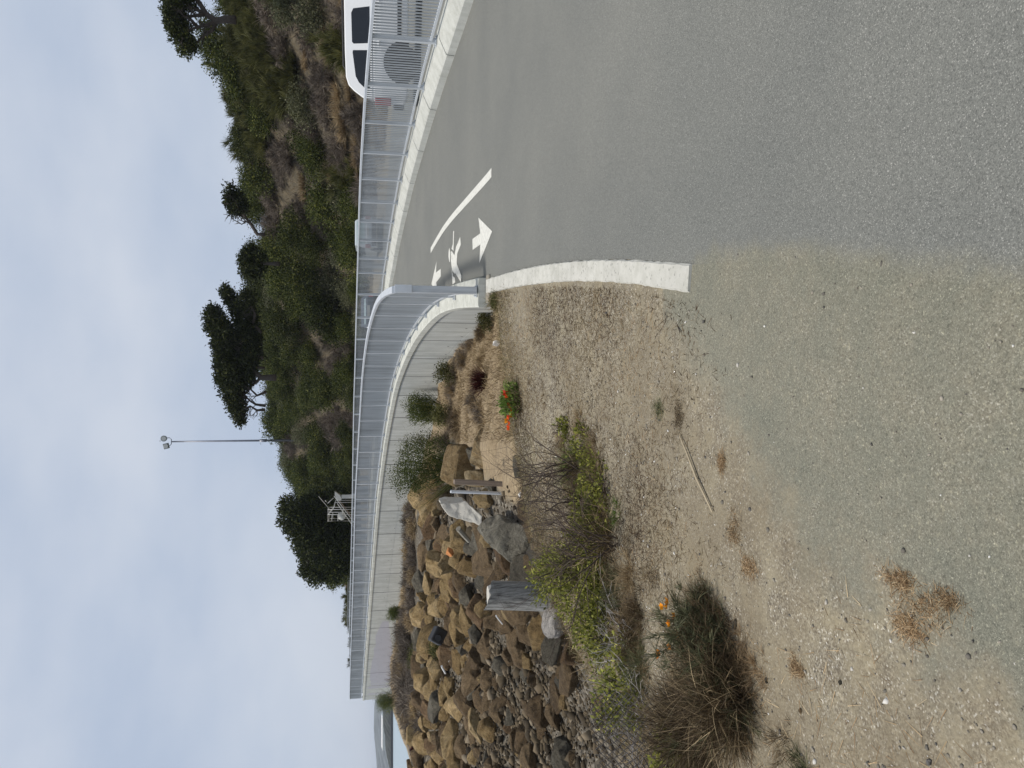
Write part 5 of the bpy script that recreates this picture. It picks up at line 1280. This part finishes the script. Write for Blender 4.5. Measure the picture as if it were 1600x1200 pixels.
o = thing('red_plant', 'dark red dead plant standing in the dry grass hollow', 'plant', (0, 0, 0)); p = on_low(595, 760); o.location = (p[0], p[1], p[2] - .02)
upright_mesh('stems', M['darkred'], 420, .22, .42, .014, 91, .7, .1, True, o, .5)
# brush along the foot of the far wall and over the headland
FW = [(785, 640, 24, 34), (812, 640, 22, 36), (838, 640, 20, 34), (862, 642, 24, 34), (886, 640, 20, 36), (910, 640, 22, 34), (935, 640, 24, 38), (958, 637, 22, 30), (985, 634, 24, 36), (1010, 636, 26, 40), (1036, 634, 26, 40), (1060, 632, 28, 40), (1085, 634, 24, 40), (1104, 632, 18, 36), (1122, 636, 16, 36), (1142, 642, 16, 32), (1095, 650, 22, 50), (1060, 655, 22, 44), (1122, 655, 20, 40), (1150, 655, 16, 30)]
base = []
for i, (y, v, hp, wp_) in enumerate([(a_ + e_, b_ + f_, c_ * (1.0 if a_ < 960 else 1.3), d_ * 1.15) for (a_, b_, c_, d_) in FW for (e_, f_) in ((0, 0), (11, 7))]):
    p = on_low(y, v); s = p[1] / F_PX
    k = i % 3
    o = tangle_mesh('dry_bush', M['dead'] if k else M['tan'], 1300, wp_ * s * .55, hp * s * .75, .022, 130 + i, True, None, hp * s * .5)
    o.location = (p[0], p[1], p[2] - .1); tag(o, 'brown dry brush in the strip along the foot of the far wall' if y < 1075 else 'brown dry brush on the headland beyond the wall end', 'brush', 'brush strip along the far wall' if y < 1075 else 'brush on the headland')
for (y, v, hp, wp_, lab) in [(1094, 618, 36, 34, 'green bush at the far end of the wall against the water'), (958, 632, 30, 20, 'green tuft leaning on the far wall beside the grey paint patches')]:
    plant_px(y, v, hp, wp_, 'broom_bush', lab, int(y))
for (y, v, hp, wp_, lab) in [(1010, 690, 22, 40, 'low green ground plant on the upper rock slope'), (1025, 655, 22, 50, 'yellow olive low plant under the far wall')]:
    plant_px(y, v, hp, wp_, 'olive_bush', lab, int(y) + 1)
for y, v in [(1150, 648), (1163, 652)]:
    p = on_low(y, v); o = upright_mesh('red_succulent', M['darkred'], 300, .5, .5, .05, int(y), 1.1, .2, True); o.location = p; tag(o, 'dark red low plant on the headland edge against the water', 'plant', 'dark red plants on the headland')

# dry grass of the hollow and stubble on the gravel
rg = np.random.default_rng(61)
c = np.stack([rg.uniform(-2.6, 1.7, 26000), rg.uniform(9.5, 27, 26000)], 1); dl, _ = LC.sd(c[:, 0], c[:, 1]); ins = in_poly(c[:, 0], c[:, 1], EDGE); z = terrain(c[:, 0], c[:, 1]); y_, v_ = proj(c[:, 0], c[:, 1], z)
k = (dl > .3) & (~ins) & (y_ > 470) & (y_ < 690) & (v_ < 815); c = c[k]; z = z[k]
v, f, r = blades(np.stack([c[:, 0], c[:, 1], z - .01], 1), rdir(len(c), rg) * .7 + np.array([0, 0, 1]), rg.uniform(.06, .22, len(c)), .011, .35, 2, rg)
o = mesh_np('dry_grass', v, f, M['tan'], rnd=r); tag(o, 'tan dry grass covering the hollow between gravel and wall', 'grass'); o['kind'] = 'stuff'
c = np.stack([rg.uniform(-2.7, 1.3, 120000), rg.uniform(2.2, 9.7, 120000)], 1); ins = in_poly(c[:, 0], c[:, 1], EDGE)
dens = vnoise(c[:, 0], c[:, 1], 1.1, 41) * .9 + .35 + sstep(5, 9, c[:, 1]) * .25 + sstep(-1.0, -2.0, c[:, 0]) * .25
k = ins & (c[:, 0] < left_x(c[:, 1]) - .215) & (rg.uniform(0, 1, len(c)) < dens * np.where(c[:, 1] + rg.normal(0, .35, len(c)) < 4.2, .35 * (c[:, 0] < -.9 - (3.2 - np.minimum(c[:, 1], 3.2)) * .1 + .35 * np.maximum(0, c[:, 1] - 3.2)), 1))
c = c[k]; z = terrain(c[:, 0], c[:, 1])
dd = rdir(len(c), rg); dd[:, 2] = np.abs(dd[:, 2]) * .55 + .06
v, f, r = blades(np.stack([c[:, 0], c[:, 1], z + .001], 1), dd, rg.uniform(.015, .075, len(c)), .0036, .25, 2, rg)
tone = vnoise(c[:, 0], c[:, 1], 1.9, 58) * .4 + .42
r = np.clip(np.repeat(tone, 6) + (r - .5) * .7, 0, 1)
M['stub'] = foliage('brown_weed_stubble', [(0, (0.06, 0.035, 0.02)), (0.3, (0.15, 0.095, 0.055)), (0.5, (0.22, 0.165, 0.09)), (0.75, (0.34, 0.26, 0.155)), (1, (0.52, 0.43, 0.28))], .15)
o = mesh_np('dry_stubble', v, f, M['stub'], rnd=r); tag(o, 'short dry weed stubble and straw bits over the gravel shoulder', 'weeds'); o['kind'] = 'stuff'

c = np.stack([rg.uniform(-3.6, 1.2, 80000), rg.uniform(3.0, 10.4, 80000)], 1); de = poly_dist(c[:, 0], c[:, 1], EDGE); ins = in_poly(c[:, 0], c[:, 1], EDGE)
cov = np.where(ins, sstep(1.5, .2, de), sstep(1.1, .3, de)) * (.55 + .6 * vnoise(c[:, 0], c[:, 1], 1.6, 51)); cov = np.where(c[:, 0] > -.6, cov * .8, cov)
k = rg.uniform(0, 1, len(c)) < cov; c = c[k]; z = terrain(c[:, 0], c[:, 1]); h_ = .05 + .10 * sstep(1.0, .2, de[k])
dd = rdir(len(c), rg) * .8 + np.array([0, 0, .7]); dd[:, 2] = np.abs(dd[:, 2])
v, f, r = blades(np.stack([c[:, 0], c[:, 1], z - .004], 1), dd, h_ * rg.uniform(.4, 1.5, len(c)), .0042, .4, 3, rg)
tone = vnoise(c[:, 0], c[:, 1], 2.3, 52) * .35 + .5
r = np.clip(np.repeat(tone, 8) + (r - .5) * .6, 0, 1)
M['cover'] = foliage('mixed_dry_cover', [(0, (0.05, 0.032, 0.018)), (0.3, (0.13, 0.095, 0.05)), (0.5, (0.15, 0.145, 0.06)), (0.7, (0.28, 0.21, 0.12)), (1, (0.46, 0.37, 0.23))], .2)
o = mesh_np('dry_ground_cover', v, f, M['cover'], rnd=r); tag(o, 'mixed dry and olive weeds carpeting the edge between gravel and rocks', 'weeds'); o['kind'] = 'stuff'

# ------------------------------------------------------------------ plants along the edge of the gravel shoulder
def edge_at(y, v): return on_ground(y, v, 2.0, 14)
def mound(label, y, v, R, H, n, mt, seed, width=.006, lean=.9, name='grass_tuft', cat='grass', droop=.3, sx=1.0):
    p = edge_at(y, v); o = thing(name, label, cat, (p[0], p[1], p[2] - .02))
    spray_mesh('blades', M[mt], max(12, n // 26), 26, R, H * .75, min(.22, H * .8 + .03), width * .6, seed, True, o, .5, .55, (R_.uniform(-.3, .3), R_.uniform(-.3, .3), 0), droop, .15)
    return o
for (lab, y, v, R, H, sd_) in [('largest brown dry grass mound at the edge of the gravel', 1085, 1140, .30, .34, 201), ('second brown dry grass mound behind the largest one, next to the chain-link mesh', 1135, 1090, .28, .32, 203)]:
    p = edge_at(y, v); g1 = thing('grass_mound', lab, 'grass', (p[0], p[1], p[2] - .02))
    spray_mesh('blades', M['brown'], 150, 30, R * 1.1, H, .22, .0030, sd_, True, g1, .45, .35, (.15, -.1, 0), .25, .1)
    spray_mesh('pale_stems', M['tan'], 150, 3, R * 1.05, H * 1.05, .26, .003, sd_ + 1, True, g1, .4, .4, (.2, -.1, 0), .2, .4)
    tangle_mesh('dead_stems', M['brown'], 2600, R * 1.15, H * .95, .0028, sd_ + 2, True, g1, .22)
    spray_mesh('green_stems', M['greyg'], 70, 16, R * 1.1, H * .9, .16, .0034, sd_ + 4, True, g1, .7, .4, (0, 0, 0), .3, .3)
    spray_mesh('straw_skirt', M['straw'], 40, 14, R * 1.35, H * .25, .12, .003, sd_ + 5, True, g1, .8, .1, (0, 0, 0), .4, .6)
mound('grey green grass tuft at the lower left corner of the gravel', 1212, 1262, .13, .12, 700, 'greyg', 204, .005, 1.0)
mound('brown grass beside the grey green tuft at the lower left', 1165, 1225, .16, .10, 800, 'brown', 205, .004, 1.2)
for i, (y, v, R, H, n) in enumerate([(940, 1100, .15, .13, 900), (965, 1130, .14, .10, 700), (905, 1090, .14, .06, 400), (1000, 1160, .12, .08, 500), (1045, 1182, .16, .1, 700)]):
    mound(['golden dry grass right of the poppies', 'golden dry grass below the poppies', 'sparse golden straw uphill of the poppies', 'golden straw fringe under the grey green poppy leaves', 'golden straw at the foot of the brown grass mound'][i], y, v, R, H, n, 'straw', 210 + i, .0042, 1.4, droop=.5)
# poppies
p = edge_at(1000, 1112); o = thing('poppy_plant', 'grey green poppy plant with orange flowers in front of the brown grass', 'flower', (p[0], p[1], p[2] - .02))
spray_mesh('leaves', M['greyg'], 300, 16, .33, .40, .12, .0045, 221, True, o, .8, .4, (0, 0, 0), .3, .2)
spray_mesh('dead_stems', M['brown'], 120, 16, .36, .36, .16, .003, 223, True, o, .7, .4, (0, 0, 0), .3, .2)
upright_mesh('flower_stems', M['greyg'], 110, .24, .44, .0026, 222, .7, .12, True, o, .3)
def flower(parent, loc, s, mt, seed):
    rg = np.random.default_rng(seed); a = np.linspace(0, 2 * PI, 5)[:4] + rg.uniform(0, 1)
    d = np.stack([np.cos(a), np.sin(a), np.full(4, .9)], 1)
    v, f, r = leaves(np.zeros((4, 3)), d, s, s * .9, rg); o = mesh_np('flower', v, f, M[mt], rnd=r, parent=parent); o.location = loc; return o
pw = Vector(o.location)
for i, (y, v) in enumerate([(947, 1036), (946, 1043), (962, 1055), (974, 1047), (990, 1060), (999, 1061), (1020, 1031), (1024, 1030), (938, 1044), (1010, 1048)]):
    flower(o, Vector(at(y, v, pw.y + .06 + .04 * (i % 3))) - pw, .026, 'poppy', 230 + i)
p = on_ground(628, 812, 5); o = thing('flower_bush', 'green bush with red orange flowers on the lip of the hollow', 'flower', (p[0], p[1], p[2] - .02)); pw = Vector(o.location)
bl = [(-.18, 0, .16, .16, .14, .12), (.08, 0, .2, .16, .14, .12), (.22, .05, .14, .14, .14, .1)]
shrub_mesh('foliage', M['green'], [(-.02, 0, .12, .15, .13, .11), (.1, 0, .1, .12, .1, .09)], 170, 8, .04, .03, 241, True, o, .5)
tangle_mesh('dead_stems', M['brown'], 600, .34, .2, .006, 242, True, o, .14)
for i, (y, v) in enumerate([(612, 795), (614, 790), (618, 793), (622, 797), (634, 797), (640, 800), (652, 796), (658, 793), (662, 797), (648, 800), (668, 796), (616, 800)]):
    flower(o, Vector(at(y, v, pw.y - .05)) - pw, .05, 'redflower' if i < 3 else ('poppy' if i % 2 else 'redflower'), 250 + i)
# yellow green shrubs
def lime(label, y, v, blobs, ncl, seed, D=None):
    p = edge_at(y, v) if D is None else (at(y, v, D)[0], D, tz(at(y, v, D)[0], D))
    o = thing('leafy_shrub', label, 'shrub', (p[0], p[1], p[2] - .03))
    shrub_mesh('foliage', M['lime'], blobs, ncl, 7, .034, .03, seed, True, o, .5)
    mb = MB(); rg = random.Random(seed)
    for b_ in blobs:
        for _ in range(3): twigs(mb, Vector((b_[0] * .4, b_[1] * .4, 0)), Vector((b_[0] + rg.gauss(0, .1), b_[1] + rg.gauss(0, .1), b_[2] + .1)).normalized(), b_[2] * 1.1 + .1, .006, 1, rg)
    mb.build('branches', M['twig'], o); return o
lime('larger yellow green leafy shrub around the foot of the thick wooden post', 930, 930, [(-.05, .1, .16, .22, .2, .14), (.15, .25, .28, .2, .18, .14), (-.25, .0, .1, .2, .2, .1), (.3, .1, .18, .2, .2, .12), (.1, -.25, .08, .25, .18, .08), (.0, .5, .3, .2, .2, .16)], 520, 261)
lime('smaller yellow green leafy shrub hanging over the bank above the chain-link mesh', 1062, 985, [(0, 0, .1, .2, .15, .1), (-.2, .1, .14, .18, .15, .1), (.22, .05, .05, .16, .15, .08), (-.1, -.2, .05, .18, .12, .07)], 260, 262)
lime('sprawling yellow green shrub at the left end of the brown grass', 1150, 1080, [(0, 0, .1, .14, .12, .08), (-.15, .05, .12, .12, .1, .08)], 110, 263)
lime('middle yellow green shrub between the white lumpy rock and the poppies', 985, 955, [(0, 0, .1, .2, .16, .1), (-.2, .1, .08, .16, .14, .08), (.2, .1, .12, .18, .15, .1)], 240, 266)
lime('broad yellow green weed mat between bare twigs and thick post', 870, 940, [(0, 0, .12, .28, .2, .1), (.3, .2, .1, .25, .2, .1), (-.25, -.1, .07, .22, .18, .07)], 330, 267)
lime('low yellow green weed mat right of the bare twigs', 735, 925, [(0, 0, .06, .2, .15, .05), (.2, .15, .07, .16, .15, .06)], 120, 268)
lime('thin yellow green sprigs under the bare twigs', 800, 950, [(0, 0, .08, .22, .15, .07), (.25, .1, .12, .15, .15, .08), (-.2, .1, .14, .2, .2, .09)], 150, 264)
lime('yellow green weed on the gravel right of the fresh green grass', 668, 885, [(0, 0, .05, .07, .07, .05)], 40, 265)
for i, (y, v, R, H, mt, lab) in enumerate([(880, 905, .3, .26, 'greyg', 'soft olive weeds filling the verge behind the thick post shrub'), (845, 935, .3, .2, 'lime', 'fuller yellow green weeds in the verge right of the thick post'), (780, 930, .28, .2, 'greyg', 'olive weeds among the bare twigs'), (930, 965, .3, .2, 'greyg', 'olive weeds under the larger yellow green shrub'), (985, 985, .26, .18, 'brown', 'brown weeds between the yellow green shrub and poppies'), (1040, 1000, .26, .2, 'greyg', 'olive weeds above the poppies at the bank edge'), (760, 905, .25, .2, 'tan', 'straw coloured weeds behind the fresh green grass')]):
    p = edge_at(y, v); o = thing('weed_clump', lab, 'weeds', (p[0], p[1], p[2] - .02))
    spray_mesh('blades', M[mt], 110, 16, R, H, .13, .0045, 400 + i, True, o, .7, .5, (R_.uniform(-.3, .3), 0, 0), .3, .1)
    spray_mesh('dry_blades', M['tan'], 45, 14, R * 1.1, H * .9, .14, .0035, 420 + i, True, o, .6, .5, (R_.uniform(-.3, .3), 0, 0), .3, .1)
# fresh green grass
for i, (y, v, R, H, n, lab) in enumerate([(738, 895, .2, .26, 1100, 'bright fresh green grass patch under the bare twigs'), (720, 915, .2, .12, 500, 'pale green grass right of the bright green patch'), (870, 925, .22, .24, 900, 'olive green grass beside the yellow green shrub'), (800, 965, .12, .1, 260, 'short green grass at the gravel edge below the twigs'), (905, 945, .14, .12, 300, 'green grass below the larger yellow green shrub')]):
    o = mound(lab, y, v, R, H, n, 'green' if i in (0, 3) else 'greyg', 270 + i, .005, .9)
# dry pale grasses under the twigs
for i, (y, v, R, H, n) in enumerate([(700, 930, .25, .16, 1000), (765, 935, .28, .22, 1200), (830, 945, .28, .24, 1300), (660, 905, .24, .12, 800), (690, 880, .24, .16, 800), (900, 985, .2, .18, 800), (960, 1000, .22, .2, 1000), (615, 850, .22, .08, 500), (1000, 985, .2, .2, 900)]):
    mound(['dry straw grass at the gravel edge below the fresh green patch', 'dry straw grass beneath the centre of the bare twigs', 'dry straw grass below the left bare twig bush', 'thin dry straw right of the yellow green weed', 'dry straw near the hollow lip right of the bare twigs', 'dry straw between shrub and golden grass', 'brown straw behind the poppies', 'sparse dry straw on the gravel below the flower bush', 'dry straw above the flat beige stone'][i], y, v, R, H, n, 'tan' if i != 6 else 'brown', 280 + i, .0045, 1.1, droop=.4)
# bare twig bushes
for i, (y, v, H, n, lab, D) in enumerate([(735, 905, .85, 9, 'bare dark twig bush right of the thick post, before the brown plank post', 0), (800, 915, .8, 8, 'bare dark twig bush in front of the big grey slab', 0), (845, 960, 1.0, 10, 'tallest bare dark twig bush beside the thick wooden post', 0), (880, 930, .7, 6, 'low bare twigs rising behind the yellow green shrub', 0)]):
    p = edge_at(y, v); o = thing('twig_bush', lab, 'bush', (p[0], p[1], p[2] - .03)); rg = random.Random(300 + i); mb = MB()
    for _ in range(n):
        a = rg.uniform(0, 6.28); e = rg.uniform(.1, .75)
        twigs(mb, Vector((rg.gauss(0, .09), rg.gauss(0, .09), 0)), Vector((math.cos(a) * e, math.sin(a) * e, 1)).normalized(), H * rg.uniform(.45, .75), .0065, 2, rg, .4, .6)
    mb.build('stems', M['twig'], o)
    tangle_mesh('fine_twigs', M['brown'], 420, .32, H * .5, .004, 310 + i, True, o, .25)
# silvery dead twigs
for i, (y, v, R, lab) in enumerate([(1010, 965, .2, 'silvery dead twig tangle above the flat beige stone'), (1120, 985, .2, 'silvery dead twigs behind the chain-link mesh'), (990, 940, .14, 'silvery dead twigs below the white lumpy rock')]):
    p = edge_at(y, v + 14); o = thing('dead_twigs', lab, 'twigs', (p[0], p[1], p[2])); rg = random.Random(330 + i); mb = MB()
    for _ in range(26):
        a = rg.uniform(0, 6.28); twigs(mb, Vector((rg.gauss(0, R * .5), rg.gauss(0, R * .5), .02)), Vector((math.cos(a), math.sin(a), rg.uniform(.0, .6))).normalized(), R * rg.uniform(.7, 1.5), .0035, 1, rg, .5, .5)
    mb.build('stems', M['twig_silver'], o)
# weeds lying on the gravel
for i, (y, v, rx, ry_, mt, lab) in enumerate([(650, 1062, .05, .16, 'brown', 'reddish brown dry weed at the asphalt edge above the pale stick'), (635, 1030, .05, .10, 'greyg', 'olive weed patch on gravel uphill of the reddish weed'), (728, 1132, .03, .08, 'straw', 'small straw weed on the dusty asphalt beside the pale stick'), (830, 1150, .05, .12, 'straw', 'thin straw strip below the tip of the pale stick'), (885, 1175, .05, .08, 'straw', 'straw scrap strip farther down the asphalt edge'),
                                            (905, 1412, .05, .05, 'straw', 'upper olive straw tuft of the pair on open gravel'), (950, 1445, .07, .09, 'straw', 'wide golden straw tuft lying on open gravel'), (935, 1475, .05, .05, 'straw', 'small straw tuft at the asphalt edge beside the wide golden tuft'), (985, 1430, .04, .06, 'straw', 'narrow straw tail below the golden tuft'), (850, 985, .1, .14, 'brown', 'brown weed patch on gravel below the bare twigs'), (905, 1020, .1, .14, 'brown', 'dark brown weed patch on gravel right of the golden grass'), (1045, 1245, .03, .06, 'straw', 'faint straw scrap on gravel near the dark pebble')]):
    p = edge_at(y, v); o = weed_mesh('weed_tuft', M[mt], 420, ry_, rx * 2.2, .045, .0022, 350 + i, .55)
    o.location = (p[0], p[1], p[2] + .001); tag(o, lab, 'weed')

# ------------------------------------------------------------------ far shore across the bay
def ridge(name, D, prof, base, depth, mt, kind='structure', rough=0.0, seed=1):
    rg = np.random.default_rng(seed); ys = np.array([p[0] for p in prof], float); vs = np.array([p[1] for p in prof], float)
    yy = np.linspace(ys[0], ys[-1], 220); o_ = np.argsort(ys); tops = np.interp(yy, ys[o_], vs[o_]) + rg.uniform(-1, 1, 220) * rough
    V = []; nr = 7
    for j in range(nr):
        t = j / (nr - 1); f_ = math.sin(PI * min(1, t * 1.0) * .5) if t < 1 else 1
        for i in range(220):
            x, Y, z = at(yy[i], tops[i], D); zb_ = base
            k_ = [0, .45, .75, .92, 1, .8, 0][j]
            V.append((x, D + depth * (t - .6) * (1 + .1 * math.sin(i * .7)), zb_ + (z - zb_) * k_ * (1 + (0 if k_ in (0, 1) else rg.uniform(-.08, .08)))))
    F = [(j * 220 + i, j * 220 + i + 1, (j + 1) * 220 + i + 1, (j + 1) * 220 + i) for j in range(nr - 1) for i in range(219)]
    o = mesh_np(name, V, F, mt, smooth=True); o['kind'] = kind; return o
m_h = simple('far_hill', (.12, .135, .14), .95, 0, .3, .01)
m_s = simple('far_shore', (.035, .04, .033), .95, 0, .45, .06)
ridge('hills', 2600, [(900, 588), (1000, 587), (1060, 590), (1099, 587), (1119, 584), (1137, 586), (1162, 588), (1181, 590.5), (1197, 596), (1230, 602), (1300, 606)], -4.6, 900, m_h, rough=.35)
ridge('far_shore', 760, [(980, 597), (1060, 596), (1099, 597.5), (1125, 599), (1145, 601), (1166, 603), (1178, 607), (1184, 609.5), (1190, 612.5)], -4.6, 90, m_s, rough=.8, seed=2)
x1, x2 = at(1116, 600, 830)[0], at(1166, 600, 830)[0]; za, zb_ = at(1140, 602, 830)[2], at(1140, 596, 830)[2]
o = thing('warehouse', 'long low white building on the far shore under the hazy hills', 'building', ((x1 + x2) / 2, 830, -4.6)); mb = MB(); mb.box((0, 0, (za + 4.6 + 2.0) / 2 + .8), (abs(x2 - x1), 18, za + 4.6 + 3)); mb.build('wall', M['white'], o)
mb = MB(); hh = zb_ + 4.6; w_ = abs(x2 - x1) / 2 + .5; b0 = za + 4.6 + 2.6
mb.add([(-w_, -10, b0), (w_, -10, b0), (w_, 10, b0), (-w_, 10, b0), (-w_, 0, hh), (w_, 0, hh)], [(0, 1, 5, 4), (3, 4, 5, 2), (0, 4, 3), (1, 2, 5), (0, 3, 2, 1)]); mb.build('roof', M['litter'], o)
x1, x2 = at(1080, 612, 640)[0], at(1500, 612, 640)[0]
o = thing('breakwater', 'low dark breakwater line across the bay water', 'breakwater', (x1, 640, -4.6)); mb = MB(); mb.bbox(((x2 - x1) / 2, 0, .9), (abs(x2 - x1), 4, 2.8), .2); mb.build('wall', M['black'], o)
rg2 = random.Random(3); mb = MB()

# ------------------------------------------------------------------ the hazy air over the bay
hz = MB(); hz.box((0, 2650, 40), (12400, 6900, 100)); hm = bpy.data.materials.new('haze_air'); hm.use_nodes = True
hn = hm.node_tree; hn.nodes.remove(hn.nodes['Principled BSDF']); pv_ = hn.nodes.new('ShaderNodeVolumePrincipled')
pv_.inputs['Color'].default_value = (0.80, 0.88, 1.0, 1); pv_.inputs['Density'].default_value = 0.00015; pv_.inputs['Anisotropy'].default_value = 0.0
hn.links.new(pv_.outputs[0], hn.nodes['Material Output'].inputs['Volume'])
ho = hz.build('haze', hm); ho['kind'] = 'stuff'; tag(ho, 'thin pale haze filling the air over the bay and the hills', 'haze')
#PART4
